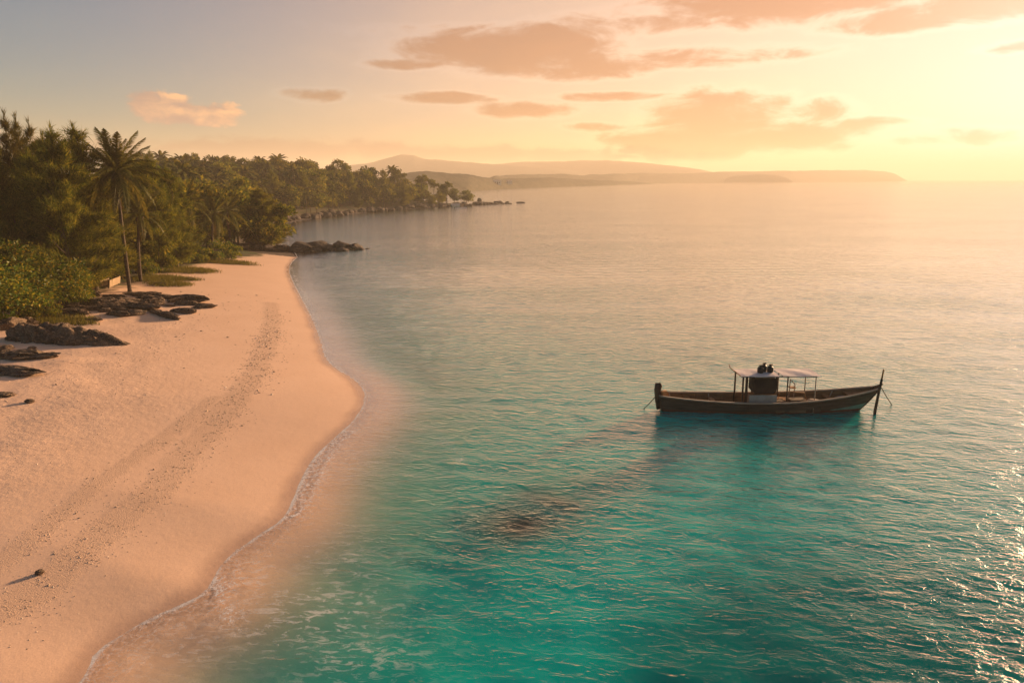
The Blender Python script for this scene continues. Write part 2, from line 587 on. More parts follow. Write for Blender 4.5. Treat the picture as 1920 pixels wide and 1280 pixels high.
# ------------------------------------------------------------------ sea
def sea_material():
    m, t, out = material('sea_water')
    P = t.n('ShaderNodeNewGeometry').outputs['Position']
    x, y, z = t.sep(P)
    depth, s, gw, fd = t.attr('depth'), t.attr('shore'), t.attr('wave_weight'), t.attr('foam_dist')
    q = t.xyz(t.m('MULTIPLY', x, .62), t.m('ADD', y, t.m('MULTIPLY', x, .12)), 0.0)
    r0 = t.noise(q, 3.2, 5.0, .66, .3)
    w1 = t.noise(t.vm('MULTIPLY', q, (.8, 1.0, 1.0)), 2.0, 3.0, .55, .5)
    w2 = t.noise(t.vm('MULTIPLY', q, (.7, 1.0, 1.0)), .85, 3.0, .55, .5)
    ridge = lambda n_, e_: t.m('POWER', t.m('SUBTRACT', 1.0, t.m('ABSOLUTE', t.m('MULTIPLY_ADD', n_, 3.0, -1.5)), clamp=True), e_)
    gust = t.noise(t.vm('MULTIPLY', P, (.35, 1.0, 1.0)), .07, 3.0, .6, .4)
    r1 = t.noise(t.vm('MULTIPLY', q, (.8, 1.0, 1.0)), .85, 4.0, .55, .2)
    r2 = t.noise(t.vm('MULTIPLY', q, (.7, 1.0, 1.0)), .22, 3.0, .5, .1)
    far = t.m('SUBTRACT', 1.0, gw)
    calm = t.ss(depth, 0.02, .7, .35, 1.0)
    crests = t.m('ADD', t.m('MULTIPLY', ridge(w1, 3.0), t.ss(gust, .3, .7, .008, .021)), t.m('MULTIPLY', ridge(w2, 3.0), t.ss(far, .0, 1.0, .019, .036)))
    h = t.m('ADD', crests, t.m('MULTIPLY', t.m('MULTIPLY', r0, t.ss(far, .2, 1.0, 1.0, .38)), t.ss(gust, .3, .7, .035, .072)), t.m('MULTIPLY', far, t.m('ADD', t.m('MULTIPLY', r1, .03), t.m('MULTIPLY', r2, .05))))
    b = t.n('ShaderNodeBump')
    t.put(b.inputs['Strength'], 1.0)
    b.inputs['Distance'].default_value = 1.0
    t.put(b.inputs['Height'], t.m('MULTIPLY', h, calm))
    nrm = b.outputs[0]
    # how much of the bed the water hides, and the colour of its own scattering
    cover = t.m('SUBTRACT', 1.0, t.m('EXPONENT', t.m('MULTIPLY', depth, -.46)))
    body = t.ramp(t.m('DIVIDE', depth, 6.0), [(0.0, (.40, .35, .30)), (.04, (.27, .33, .31)), (.11, (.09, .42, .39)), (.20, (.02, .52, .47)), (.30, (.0, .52, .47)), (.5, (.0, .47, .43)), (.72, (.0, .21, .20)), (1.0, (.0, .12, .12))])
    tint = t.ramp(t.m('DIVIDE', depth, 4.0), [(0.0, (.98, .97, .95)), (.05, (.86, .90, .92)), (.15, (.50, .76, .80)), (.32, (.2, .82, .80)), (1.0, (.04, .68, .66))])
    dif = t.n('ShaderNodeBsdfDiffuse')
    t.put(dif.inputs['Color'], body)
    tr = t.n('ShaderNodeBsdfTransparent')
    t.put(tr.inputs['Color'], tint)
    mx = t.n('ShaderNodeMixShader')
    t.put(mx.inputs[0], cover)
    t.t.links.new(tr.outputs[0], mx.inputs[1])
    t.t.links.new(dif.outputs[0], mx.inputs[2])
    gl = t.n('ShaderNodeBsdfGlossy')
    gl.inputs['Roughness'].default_value = .06
    t.t.links.new(nrm, gl.inputs['Normal'])
    geo = t.n('ShaderNodeNewGeometry')
    cosv = t.m('ABSOLUTE', t.vm('DOT_PRODUCT', nrm, geo.outputs['Incoming']))
    fres = t.m('MAXIMUM', .006, t.m('POWER', t.ss(cosv, .10, .46, 1.0, 0.0), .9))
    fres = t.m('MULTIPLY', fres, t.m('SUBTRACT', 1.0, geo.outputs['Backfacing']))
    mw = t.n('ShaderNodeMixShader')
    t.put(mw.inputs[0], t.m('MULTIPLY', fres, t.ss(s, -.25, 0.02, 1.0, .25)))
    t.t.links.new(mx.outputs[0], mw.inputs[1])
    t.t.links.new(gl.outputs[0], mw.inputs[2])
    # foam: a lacy line at the wash's edge and along the little breakers; drifting bits also paint ripple glints
    f1 = t.noise(P, 9.0, 5.0, .7, 1.2)
    f2 = t.noise(P, 1.1, 4.0, .6)
    vo = t.n('ShaderNodeTexVoronoi', feature='DISTANCE_TO_EDGE')
    t.put(vo.inputs['Vector'], t.vm('ADD', P, t.vm('SCALE', t.noise(P, 3.0, 3.0, .6, col=True), scale=.5)))
    vo.inputs['Scale'].default_value = 4.2
    lace = t.m('MULTIPLY', t.ss(vo.outputs['Distance'], .02, .13, 1.0, 0.0), t.ss(f1, .40, .60))
    edge = t.ss(t.m('ABSOLUTE', t.m('ADD', s, t.m('MULTIPLY', f2, .16))), .0, .15, 1.0, 0.0)
    edge = t.m('MULTIPLY', edge, t.ss(t.m('ADD', t.m('MULTIPLY', f1, .6), t.m('MULTIPLY', f2, .6)), .42, .68))
    fdn = t.m('ADD', fd, t.m('MULTIPLY', t.m('SUBTRACT', f2, .5), .7))
    band = t.m('MULTIPLY', t.ss(fdn, -.45, .45, 1.0, 0.0), t.m('MAXIMUM', lace, t.m('MULTIPLY', t.ss(f1, .55, .7), .8)))
    crest = t.m('MULTIPLY', t.ss(t.m('ABSOLUTE', t.m('ADD', fdn, .1)), 0.0, .13, 1.0, 0.0), t.ss(f1, .40, .62))
    fq = t.noise(t.xyz(t.m('MULTIPLY', x, 2.2), t.m('MULTIPLY', y, 5.5), 0.0), 1.0, 5.0, .7, .8)
    glint_flecks = t.m('MULTIPLY', t.ss(fq, .50, .62), t.attr('glint_fleck'))
    wash = t.m('MULTIPLY', t.m('MULTIPLY', lace, .45), t.ss(s, -1.9, -.05))
    foam = t.m('ADD', t.m('ADD', t.m('MULTIPLY', edge, .75), t.m('MULTIPLY', band, .95)), t.m('ADD', t.m('MULTIPLY', crest, .55), t.m('ADD', t.m('MULTIPLY', glint_flecks, .6), wash)))
    foam = t.m('MINIMUM', foam, .9)
    fo = t.n('ShaderNodeBsdfDiffuse')
    t.put(fo.inputs['Color'], (.88, .83, .78))
    mf = t.n('ShaderNodeMixShader')
    t.put(mf.inputs[0], foam)
    t.t.links.new(mw.outputs[0], mf.inputs[1])
    t.t.links.new(fo.outputs[0], mf.inputs[2])
    t.t.links.new(mf.outputs[0], out.inputs[0])
    return m


def build_sea():
    xs = graded(-34, 42, .26, 1.05, -1100, 4400)
    ys = graded(9, 62, .19, 1.022, -300, 4700)
    X, Y, F = grid_mesh(xs, ys)
    P = np.stack([X, Y], 1)
    zg, s = height(P)
    sp = np.maximum(np.gradient(xs)[None, :] + 0 * ys[:, None], np.gradient(ys)[:, None] + 0 * xs[None, :]).ravel()
    rng = np.random.default_rng(3)
    z = np.zeros(len(P))
    wsum, wtot = np.zeros(len(P)), 0.0
    warp = .5 * (fbm(X * .05, Y * .05, 2) - .5)
    for k in range(44):
        lam = .75 * (3.2 / .75) ** rng.random()
        a = R(-97) + rng.normal(0, .55)
        amp = .0033 * lam ** .8 * (.6 + .8 * rng.random())
        kk = 2 * math.pi / lam
        ph = kk * (X * math.cos(a) + Y * math.sin(a)) + rng.random() * 6.283 + warp * (2 + k % 5)
        w = 1 - sstep(sp / lam, .22, .42)
        wv = np.sin(ph)
        z += amp * w * (wv + .22 * np.cos(2 * ph)) * .42
        wsum += w * amp * kk
        wtot += amp * kk
    depth = np.maximum(-zg, 0)
    z *= sstep(-s, .2, 6) * .92 + .08
    z *= .65 + .7 * fbm(X * .06 + 9, Y * .08, 3)
    me = mesh_np('sea', np.stack([X, Y, z], 1), F, [sea_material()], True)
    set_attr(me, 'depth', depth)
    set_attr(me, 'shore', s)
    set_attr(me, 'wave_weight', wsum / wtot)
    fd = np.full(len(P), 99.0)
    for pts, w in [([(650, 812), (622, 832), (596, 872), (572, 925), (548, 962)], .38), ([(402, 1092), (416, 1118), (426, 1150), (436, 1182)], .14),
                   ([(404, 1088), (425, 1092), (440, 1098)], .1), ([(628, 694), (655, 706), (676, 726), (684, 745)], .05), ([(545, 500), (556, 530), (576, 562), (594, 600)], .12),
                   ([(606, 650), (625, 680), (640, 700)], .1), ([(818, 818), (850, 840), (868, 866)], .05)]:
        fd = np.minimum(fd, seg_dist(P, smooth_poly([G(*p)[:2] for p in pts])) - w)
    set_attr(me, 'foam_dist', fd)
    fl = np.zeros(len(P))  # where white bits are painted for glints on the ripples, beside foam
    for px, py, rx, ry, a in [(590, 1150, 2.2, 1.6, 1.0), (450, 1080, 1.2, 1.2, .8), (330, 1210, 1.6, 1.2, .5), (660, 1060, 1.6, 2.0, .6), (640, 860, 2.0, 2.5, .5), (700, 780, 3.0, 3.0, .35), (680, 1230, 1.6, 1.0, .8)]:
        c = G(px, py)
        fl = np.maximum(fl, a * np.exp(-((X - c[0]) / rx) ** 2 - ((Y - c[1]) / ry) ** 2))
    set_attr(me, 'glint_fleck', fl)
    o = link('sea', me)
    tag(o, 'calm turquoise sea with small ripples reflecting the sunset', 'sea', kind='structure')


build_sea()


# ------------------------------------------------------------------ far shore: hills, headlands, island
def forest_hill_material(name, c0, c1):
    m, t, out = material(name)
    P = t.n('ShaderNodeNewGeometry').outputs['Position']
    n = t.noise(P, .06, 6.0, .7)
    n2 = t.noise(P, .35, 4.0, .7)
    principled(t, out, t.mix(t.ss(t.m('ADD', t.m('MULTIPLY', n, .5), t.m('MULTIPLY', n2, .5)), .35, .65), c0, c1), .95, n2, .8, 2.0, .1)
    return m


def far_land(name, label, sky_px, near_fn, depth, mat, rough=1.0, step=6.0, base=-2.0, cat='hill'):
    """a hill mass whose crest stands at sky_px (x, y); its near foot follows near_fn(px) metres away"""
    px = np.array([p[0] for p in sky_px], float)
    py = np.array([p[1] for p in sky_px], float)
    n = int(max(60, min(420, (px[-1] - px[0]) / 1280 * near_fn(px.mean()) / step)))
    na = 26
    U = np.linspace(px[0], px[-1], n)
    V, Fq = [], []
    for i, u in enumerate(U):
        D0 = near_fn(u)
        sy = np.interp(u, px, py)
        for k in range(na):
            w = k / (na - 1)
            D = D0 + depth * w
            d = ray(u, 335)
            d = d[:2] / d[1]
            Dc = D0 + depth * .5
            top = CAM_H + (335 - sy) / 1280 * Dc / math.cos(PITCH) * 1.0
            bell = math.sin(math.pi * min(max(w, 0), 1)) ** .62
            x, y = d[0] * D, D
            tp = min(1.0, (i + .3) / 7, (n - 1 - i + .3) / 7) ** .6
            z = base + (top - base) * bell * tp
            V.append((x, y, z))
    V = np.array(V)
    relief = (fbm(V[:, 0] / 22, V[:, 1] / 22, 4) - .5) * 5.0 * rough + (fbm(V[:, 0] / 140, V[:, 1] / 140, 3) - .5) * 10 * rough
    zz = np.clip((V[:, 2] - base) / 12, 0, 1)
    V[:, 2] += relief * zz
    a = np.array([i * na + k for i in range(n - 1) for k in range(na - 1)])
    F = np.stack([a, a + na, a + na + 1, a + 1], 1)
    o = link(name, mesh_np(name, V, F, [mat], True))
    tag(o, label, cat, kind='structure')
    return o


HILLM = forest_hill_material('far_woodland', (0.05, 0.048, 0.030), (0.125, 0.105, 0.065))
far_land('mountain', 'hazy mauve mountain with a flat-topped peak beyond the bay', [(560, 330), (640, 314), (700, 308), (735, 299), (752, 295), (778, 295), (796, 301), (830, 302), (880, 307), (905, 309), (960, 312), (1040, 319), (1120, 328)], lambda u: 2350, 600, HILLM, .9, cat='mountain')
far_land('mountain_ridge', 'long low hazy ridge sloping down towards the right', [(800, 330), (880, 314), (980, 307), (1060, 306), (1140, 303), (1200, 307), (1260, 314), (1310, 320), (1360, 330)], lambda u: 2700, 600, HILLM, 1.0, cat='ridge')
far_land('far_shore', 'low wooded far shore of the bay with scattered pale houses', [(700, 330), (800, 325), (870, 329), (930, 333), (1000, 335), (1060, 334), (1120, 337), (1180, 340), (1240, 343)], lambda u: float(np.interp(u, [700, 880, 1000, 1150, 1240], [520, 640, 860, 1180, 1500])), 170, HILLM, .7, 4.0, cat='shore')
far_land('far_shore_woods', 'second band of faded woodland behind the far shore', [(900, 330), (980, 329), (1080, 328), (1160, 327), (1250, 326), (1330, 328), (1400, 333)], lambda u: float(np.interp(u, [900, 1150, 1400], [1000, 1500, 2600])), 240, HILLM, .8, 5.0, cat='shore')
far_land('headland', 'long flat golden headland fading into the glare at the horizon', [(1130, 334), (1220, 328), (1330, 324), (1440, 322), (1540, 320.5), (1620, 320), (1655, 322), (1685, 327), (1702, 334)], lambda u: float(np.interp(u, [1130, 1480, 1700], [1500, 2500, 3500])), 260, HILLM, .5, 8.0, cat='headland')
far_land('island', 'small low dark islet in front of the long headland', [(1338, 339), (1362, 333), (1390, 329), (1425, 327), (1455, 329), (1475, 333), (1492, 339)], lambda u: 2150, 130, HILLM, .4, 3.0, cat='island')


# ------------------------------------------------------------------ haze
def build_haze():
    lo, hi = (-1190, -410, -30), (4150, 4580, 112)
    v = [(x, y, z) for z in (lo[2], hi[2]) for y in (lo[1], hi[1]) for x in (lo[0], hi[0])]
    f = [(0, 2, 3, 1), (4, 5, 7, 6), (0, 1, 5, 4), (1, 3, 7, 5), (3, 2, 6, 7), (2, 0, 4, 6)]
    m, t, out = material('haze_air')
    pv = t.n('ShaderNodeVolumePrincipled')
    pv.inputs['Color'].default_value = (1.0, .86, .70, 1)
    pv.inputs['Density'].default_value = HAZE
    pv.inputs['Anisotropy'].default_value = .12
    t.t.links.new(pv.outputs[0], out.inputs['Volume'])
    o = link('haze', mesh_np('haze', v, f, [m]))
    tag(o, 'warm evening haze hanging over the whole bay', 'haze', kind='stuff')


HAZE = 3.6e-4
build_haze()


# ------------------------------------------------------------------ plants
def leaf_material(name, cols, trans=.35, warm=(1.25, 1.0, .55), gloss=.0):
    m, t, out = material(name)
    rp = t.n('ShaderNodeNewGeometry').outputs['Random Per Island']
    ro = t.n('ShaderNodeObjectInfo').outputs['Random']
    n = len(cols)
    c = t.ramp(rp, [(i / max(n - 1, 1), q) for i, q in enumerate(cols)])
    hsv = t.n('ShaderNodeHueSaturation')
    t.put(hsv.inputs['Hue'], t.ss(ro, 0, 1, .495, .525, 'LINEAR'))
    t.put(hsv.inputs['Value'], t.ss(t.m('FRACT', t.m('MULTIPLY', ro, 7.31)), 0, 1, .7, 1.25, 'LINEAR'))
    t.put(hsv.inputs['Color'], c)
    c = hsv.outputs[0]
    d = t.n('ShaderNodeBsdfDiffuse')
    t.put(d.inputs['Color'], c)
    tr = t.n('ShaderNodeBsdfTranslucent')
    t.put(tr.inputs['Color'], t.mix(1.0, c, warm, 'MULTIPLY'))
    mx = t.n('ShaderNodeMixShader')
    mx.inputs[0].default_value = trans
    t.t.links.new(d.outputs[0], mx.inputs[1])
    t.t.links.new(tr.outputs[0], mx.inputs[2])
    last = mx.outputs[0]
    if gloss:
        gl = t.n('ShaderNodeBsdfGlossy')
        gl.inputs['Roughness'].default_value = .38
        gl.inputs['Color'].default_value = (.9, .85, .7, 1)
        m2 = t.n('ShaderNodeMixShader')
        m2.inputs[0].default_value = gloss
        t.t.links.new(last, m2.inputs[1])
        t.t.links.new(gl.outputs[0], m2.inputs[2])
        last = m2.outputs[0]
    t.t.links.new(last, out.inputs[0])
    return m


M = {}
M['bark'] = simple_mat('bark', (0.055, 0.038, 0.025), (0.14, 0.10, 0.065), 3.0, .9, .6, .05, .15, stretch=(3, 3, .6))
M['palm_bark'] = simple_mat('palm_bark', (0.05, 0.038, 0.026), (0.11, 0.08, 0.055), 2.5, .9, .6, .04, .15, stretch=(.5, .5, 5))
M['needle'] = leaf_material('casuarina_needles', [(0.052, 0.070, 0.016), (0.115, 0.13, 0.026), (0.24, 0.20, 0.036)], .52)
M['needle_dark'] = leaf_material('casuarina_needles_dark', [(0.045, 0.052, 0.018), (0.09, 0.086, 0.024), (0.16, 0.125, 0.03)], .48)
M['leaf'] = leaf_material('broad_leaves', [(0.048, 0.070, 0.016), (0.105, 0.12, 0.024), (0.22, 0.18, 0.034)], .5)
M['leaf_gloss'] = leaf_material('sea_almond_leaves', [(0.035, 0.065, 0.012), (0.07, 0.115, 0.018), (0.14, 0.16, 0.022), (0.30, 0.21, 0.025)], .42, gloss=.015)
M['frond'] = leaf_material('palm_leaflets', [(0.055, 0.062, 0.018), (0.095, 0.095, 0.024), (0.14, 0.12, 0.03)], .42, gloss=.012)
M['dead_frond'] = leaf_material('dead_palm_leaflets', [(0.11, 0.06, 0.022), (0.20, 0.115, 0.04)], .25)
M['grass'] = leaf_material('grass_blades', [(0.06, 0.07, 0.016), (0.13, 0.12, 0.03), (0.22, 0.16, 0.05)], .3)


def unit(v):
    return v / (np.linalg.norm(v, axis=-1, keepdims=True) + 1e-9)


def leaf_quads(C, D, S, wid, rng):
    """rhombic leaves at C along direction D with length S and width S*wid"""
    n = len(C)
    side = unit(np.cross(D, rng.normal(size=(n, 3))))
    nor = np.cross(D, side)
    S = S[:, None]
    mid = C + D * S * .5 + nor * S * .06
    V = np.stack([C, mid + side * S * wid * .5, C + D * S, mid - side * S * wid * .5], 1).reshape(-1, 3)
    F = np.arange(4 * n).reshape(-1, 4)
    return V, F


def tris(C, D, L, W, rng):
    n = len(C)
    side = unit(np.cross(D, rng.normal(size=(n, 3))))
    V = np.stack([C - side * W[:, None] * .5, C + side * W[:, None] * .5, C + D * L[:, None]], 1).reshape(-1, 3)
    return V, np.arange(3 * n).reshape(-1, 3)


def limb_mesh(name, h, r, seed, n_limb=6, lean=.06, first=.3, spread=.35, crook=.05):
    rng = np.random.default_rng(seed)
    b = MB()
    k = 7
    ax = rng.normal(0, lean, 2)
    trunk = [np.array([ax[0] * h * (i / k) ** 1.4 + rng.normal(0, crook) * h * .08 * (i > 0), ax[1] * h * (i / k) ** 1.4 + rng.normal(0, crook) * h * .08 * (i > 0), -.35 + (h + .35) * i / k]) for i in range(k + 1)]
    b.tube(trunk, [r * (1.25 if i == 0 else 1) * (1 - .88 * i / k) + .012 for i in range(k + 1)], 7)
    for j in range(n_limb):
        f = first + (1 - first) * (j + .5) / n_limb * .85
        p = trunk[0] + (trunk[-1] - trunk[0]) * f
        i0 = int(f * k)
        p = trunk[i0] + (trunk[min(i0 + 1, k)] - trunk[i0]) * (f * k - i0)
        a = j * 2.4 + rng.normal(0, .4)
        L = h * spread * (1.15 - f) * rng.uniform(.8, 1.2) + .3
        d = np.array([math.cos(a), math.sin(a), .55 + .4 * rng.random()])
        d /= np.linalg.norm(d)
        b.tube([p, p + d * L * .5 + np.array([0, 0, -.03 * L]), p + d * L + np.array([0, 0, .05 * L])], [r * .42 * (1 - f * .5), r * .26 * (1 - f * .5), .015], 5)
    return mesh_np(name, np.array(b.v), b.f, [M['bark']], True)


def broad_crown(name, h, rad, seed, n=2600, leaf=.42, mat='leaf', low=.28, clumps=26, wid=.6, flat=1.0):
    """leaf-sized faces gathered into uneven clumps through the crown's volume"""
    rng = np.random.default_rng(seed)
    cs, rs = [], []
    for j in range(clumps):
        u = unit(rng.normal(size=3))
        f = rng.uniform(.35, 1.0)
        z = low * h + (h * (1 - low)) * (.5 + .5 * u[2] * f)
        taper = math.sin(math.pi * min(max((z / h - low) / (1 - low), .04), .96)) ** .6
        cs.append([u[0] * rad * f * taper * 1.0, u[1] * rad * f * taper, z])
        rs.append(rad * rng.uniform(.22, .42))
    cs, rs = np.array(cs), np.array(rs)
    idx = rng.choice(clumps, n, p=rs ** 2 / (rs ** 2).sum())
    u = unit(rng.normal(size=(n, 3)))
    u[:, 2] = np.where(u[:, 2] < -.3, -u[:, 2] * .5, u[:, 2])
    C = cs[idx] + u * (rs[idx] * rng.uniform(.45, 1.05, n) ** .6)[:, None] * np.array([1, 1, .8 * flat])
    D = unit(u + rng.normal(0, .55, (n, 3)) + np.array([0, 0, -.25]))
    V, F = leaf_quads(C, D, leaf * rng.uniform(.6, 1.3, n), wid, rng)
    return mesh_np(name, V, F, [M[mat]])


def casuarina_crown(name, h, rad, seed, n=11000, low=.08, mat='needle', power=.8, spire=.0, L=.5, W=.05):
    """sprays of fine drooping needles on rising branches"""
    rng = np.random.default_rng(seed)
    nb = 105
    zb = low + (1 - low) * np.sort(rng.random(nb) ** (1.0 + spire))
    ang = rng.random(nb) * 6.283
    ln = rad * (1 - zb) ** power * rng.uniform(.45, 1.15, nb) * np.where(zb < low + .12, .75, 1) + .12
    up = rng.uniform(.15, .55, nb) + zb * .9
    w = ln / ln.sum()
    idx = rng.choice(nb, n, p=w)
    f = rng.random(n) ** .75
    z0 = zb[idx] * h * .97
    B = np.stack([np.cos(ang[idx]) * ln[idx] * f, np.sin(ang[idx]) * ln[idx] * f, z0 + ln[idx] * f * up[idx] - .25 * ln[idx] * f * f], 1)
    B += rng.normal(0, 1, (n, 3)) * (.10 + .20 * (ln[idx] / rad) * (1 - .5 * f))[:, None] * np.array([.9, .9, .7]) * (rad / 3.0)
    out = np.stack([np.cos(ang[idx]), np.sin(ang[idx]), np.zeros(n)], 1)
    D = unit(out * .6 + rng.normal(0, .38, (n, 3)) + np.array([0, 0, .75]) - np.array([0, 0, 1.0]) * (rng.random(n) < .3)[:, None])
    V, F = tris(B, D, L * rng.uniform(.5, 1.4, n), W * rng.uniform(.6, 1.5, n), rng)
    k = 60                                                # the leading shoot
    zt = rng.uniform(.93, 1.03, k) * h
    T = np.stack([rng.normal(0, .05, k), rng.normal(0, .05, k), zt], 1)
    V2, F2 = tris(T, unit(rng.normal(0, .35, (k, 3)) + np.array([0, 0, 1])), np.full(k, L), np.full(k, W), rng)
    return mesh_np(name, np.vstack([V, V2]), np.vstack([F, F2 + len(V)]), [M[mat]])


def frond_mesh(name, length, droop, seed, mat='frond', leaf=.75, pairs=46):
    rng = np.random.default_rng(seed)
    b = MB()
    N = 12
    pts = [np.array([length * (i / N) * (1 - .12 * droop * (i / N)), 0, -droop * length * .42 * (i / N) ** 2.1]) for i in range(N + 1)]
    b.tube(pts, [.055 * (1 - .85 * i / N) + .006 for i in range(N + 1)], 4)
    V0, F0 = b.v, b.f
    V, F = list(V0), list(F0)
    for j in range(pairs):
        f = .10 + .9 * j / (pairs - 1)
        k = min(int(f * N), N - 1)
        p = pts[k] + (pts[k + 1] - pts[k]) * (f * N - k)
        t = unit(pts[k + 1] - pts[k])
        ll = leaf * (math.sin(math.pi * min(f * .92 + .1, 1)) ** .6 * .9 + .12) * rng.uniform(.85, 1.1)
        for s in (-1, 1):
            d = unit(np.array([t[0] * .75, s * .85, t[2] * .75 - .12]) + rng.normal(0, .09, 3))
            e = unit(d + np.array([.1, 0, -.75 - .3 * rng.random()]))
            wv = t * .038
            m1, m2 = p + d * ll * .5, p + d * ll * .5 + e * ll * .5
            i0 = len(V)
            V += [tuple(p - wv), tuple(p + wv), tuple(m1 + wv * 1.1), tuple(m1 - wv * 1.1), tuple(m2)]
            F += [(i0, i0 + 1, i0 + 2, i0 + 3), (i0 + 3, i0 + 2, i0 + 4)]
    return mesh_np(name, np.array(V), F, [M[mat]])


# shared meshes
CROWNS = dict(
    broad=[(limb_mesh('trunk', 5.6, .20, 10 + i, 7, .05, .25, .4), broad_crown('crown', 8.0 * q, 3.9, 20 + i, 2500, .55, clumps=24 + 3 * i, low=.12, wid=.65)) for i, q in enumerate((1.0, .9, 1.1, .95))],
    casu=[(limb_mesh('trunk', 14.5, .26, 40 + i, 10, .03, .12, .22), casuarina_crown('crown', 16.0, 4.9, 50 + i, 30000, .05, 'needle', .72, L=.75, W=.06)) for i in range(3)],
    spire=[(limb_mesh('trunk', 14.5, .20, 60 + i, 8, .02, .2, .12), casuarina_crown('crown', 16.0, 3.1, 66 + i, 20000, .06, 'needle_dark', .95, L=.7, W=.055)) for i in range(2)],
    shrub=[(limb_mesh('trunk', 1.7, .07, 80 + i, 7, .05, .12, .5), broad_crown('crown', 2.4, 1.6, 84 + i, 2600, .20, 'leaf_gloss', .02, 22, .55)) for i in range(2)],
    almond=[(limb_mesh('trunk', 4.0, .16, 90, 9, .06, .15, .5), broad_crown('crown', 5.2, 4.0, 91, 12000, .27, 'leaf_gloss', .0, 60, .5))],
    tall=[(limb_mesh('trunk', 9.5, .2, 95, 7, .04, .55, .3), broad_crown('crown', 11.0, 2.7, 96, 2200, .42, 'leaf', .55, 18, .6))],
)


def palm_crown(name, seed):
    """a whole palm head in one mesh, for palms too far off to show single fronds"""
    rng = np.random.default_rng(seed)
    V, F = [], []
    for j in range(17):
        u = j / 17
        a, pitch = j * 2.4 + rng.normal(0, .15), 1.15 - 1.75 * u
        Lf = rng.uniform(3.0, 3.8)
        ca, sa = math.cos(a), math.sin(a)
        prev = None
        for i in range(9):
            f = i / 8
            r = Lf * (f * math.cos(pitch) + .05)
            z = 8.0 + Lf * (f * math.sin(pitch)) - Lf * .5 * f ** 2
            c = np.array([ca * r, sa * r, z])
            w = .55 * math.sin(math.pi * min(f * .9 + .08, 1)) + .03
            sd = np.array([-sa, ca, 0])
            jag = 1 if i % 2 else .72
            cur = (c + sd * w * jag + np.array([0, 0, -.45 * w]), c, c - sd * w * jag + np.array([0, 0, -.45 * w]))
            if prev is not None:
                i0 = len(V)
                V += [*prev, *cur]
                F += [(i0, i0 + 1, i0 + 4, i0 + 3), (i0 + 1, i0 + 2, i0 + 5, i0 + 4)]
            prev = cur
    return mesh_np(name, np.array(V), F, [M['frond']])


CROWNS['palm'] = [(limb_mesh('trunk', 8.0, .16, 120 + i, 0, .04), palm_crown('crown', 130 + i)) for i in range(3)]
_nb = MB().lathe([(.02, -.15), (.10, -.09), (.125, 0), (.10, .09), (.02, .14)], (0, 0, 0), 7)
NUT = mesh_np('coconut', np.array(_nb.v), _nb.f, [M['palm_bark']], True)
FROND = [frond_mesh('frond', 4.4, .45, 1, leaf=.85, pairs=56), frond_mesh('frond', 4.8, .85, 2, leaf=.9, pairs=58), frond_mesh('frond', 4.6, 1.3, 3, leaf=.85, pairs=54)]
DEADF = frond_mesh('dead_frond', 3.3, .9, 4, 'dead_frond', .6, 36)


def tree(name, label, cat, kind, var, x, y, scale=1.0, sz=1.0, rz=None, group=None, z=None, tilt=0.0):
    t = link(name, None, None, (x, y, (Hz(x, y) if z is None else z)))
    t.empty_display_size = .3
    t.rotation_euler = (tilt * RNG.normal(), tilt * RNG.normal(), RNG.random() * 6.283 if rz is None else rz)
    t.scale = (scale, scale, scale * sz)
    tag(t, label, cat, group)
    a, b = CROWNS[kind][var % len(CROWNS[kind])]
    link('trunk', a, t)
    link('crown', b, t)
    return t


def palm(label, x, y, h, bend=(0, 0), nf=24, scale=1.0, dead=0, seed=0, group=None):
    rng = np.random.default_rng(seed + 500)
    t = link('coconut_palm', None, None, (x, y, Hz(x, y)))
    tag(t, label, 'palm', group)
    b = MB()
    K = 26
    pts = [np.array([bend[0] * (i / K) ** 2, bend[1] * (i / K) ** 2, -.3 + (h + .3) * i / K]) for i in range(K + 1)]
    b.tube(pts, [(.175 if i else .28) * (1 - .35 * i / K) * (1.07 if i % 2 else .97) for i in range(K + 1)], 9)
    b.build('trunk', M['palm_bark'], t, True)
    top = pts[-1]
    for j in range(nf):
        u = j / nf
        fr = link('frond', FROND[0 if u < .3 else (1 if u < .68 else 2)], t, top)
        pitch = (1.25 - 1.75 * u ** .9) + rng.normal(0, .08)
        fr.rotation_euler = (rng.normal(0, .25), -pitch, j * 2.39996 + rng.normal(0, .15))
        s = scale * rng.uniform(.88, 1.1)
        fr.scale = (s, s, s)
    for j in range(dead):
        fr = link('dead_frond', DEADF, t, top - np.array([0, 0, .25]))
        fr.rotation_euler = (0, 1.15 + .2 * rng.random(), j * 1.7 + rng.random())
        fr.scale = (scale, scale, scale)
        fr['label'] = 'dry brown hanging frond'
    bunch = link('coconut_bunch', mesh_np('coconut_bunch', np.array([top + np.array(q) for q in ((-.12, 0, -.5), (.12, 0, -.5), (0, .12, -.5), (0, 0, -.05))]), [(0, 2, 1), (0, 1, 3), (1, 2, 3), (2, 0, 3)], [M['palm_bark']]), t)
    for j in range(9):
        w = j * .7 + rng.random() * .3
        c = top + np.array([.26 * math.cos(w), .26 * math.sin(w), -.32 - .12 * (j % 3)])
        link('coconut', NUT, bunch, c)
    return t


# --- near woods on the left
def at(px, py, z=1.6):
    q = G(px, py, z)
    return q[0], q[1]


def top_scale(x, y, py_top, nominal):
    """scale so that a tree standing at (x, y) reaches the height seen in the photograph"""
    depth = y * math.cos(PITCH) + (CAM_H) * math.sin(PITCH)
    zt = CAM_H + (335 - py_top) / 1280 * y / math.cos(PITCH) * .99
    return (zt - Hz(x, y)) / nominal


def near(px, Y):
    """x for a thing seen at column px, standing Y metres ahead"""
    return (px - 960) / 1280 * (Y * math.cos(PITCH) + 9 * math.sin(PITCH))


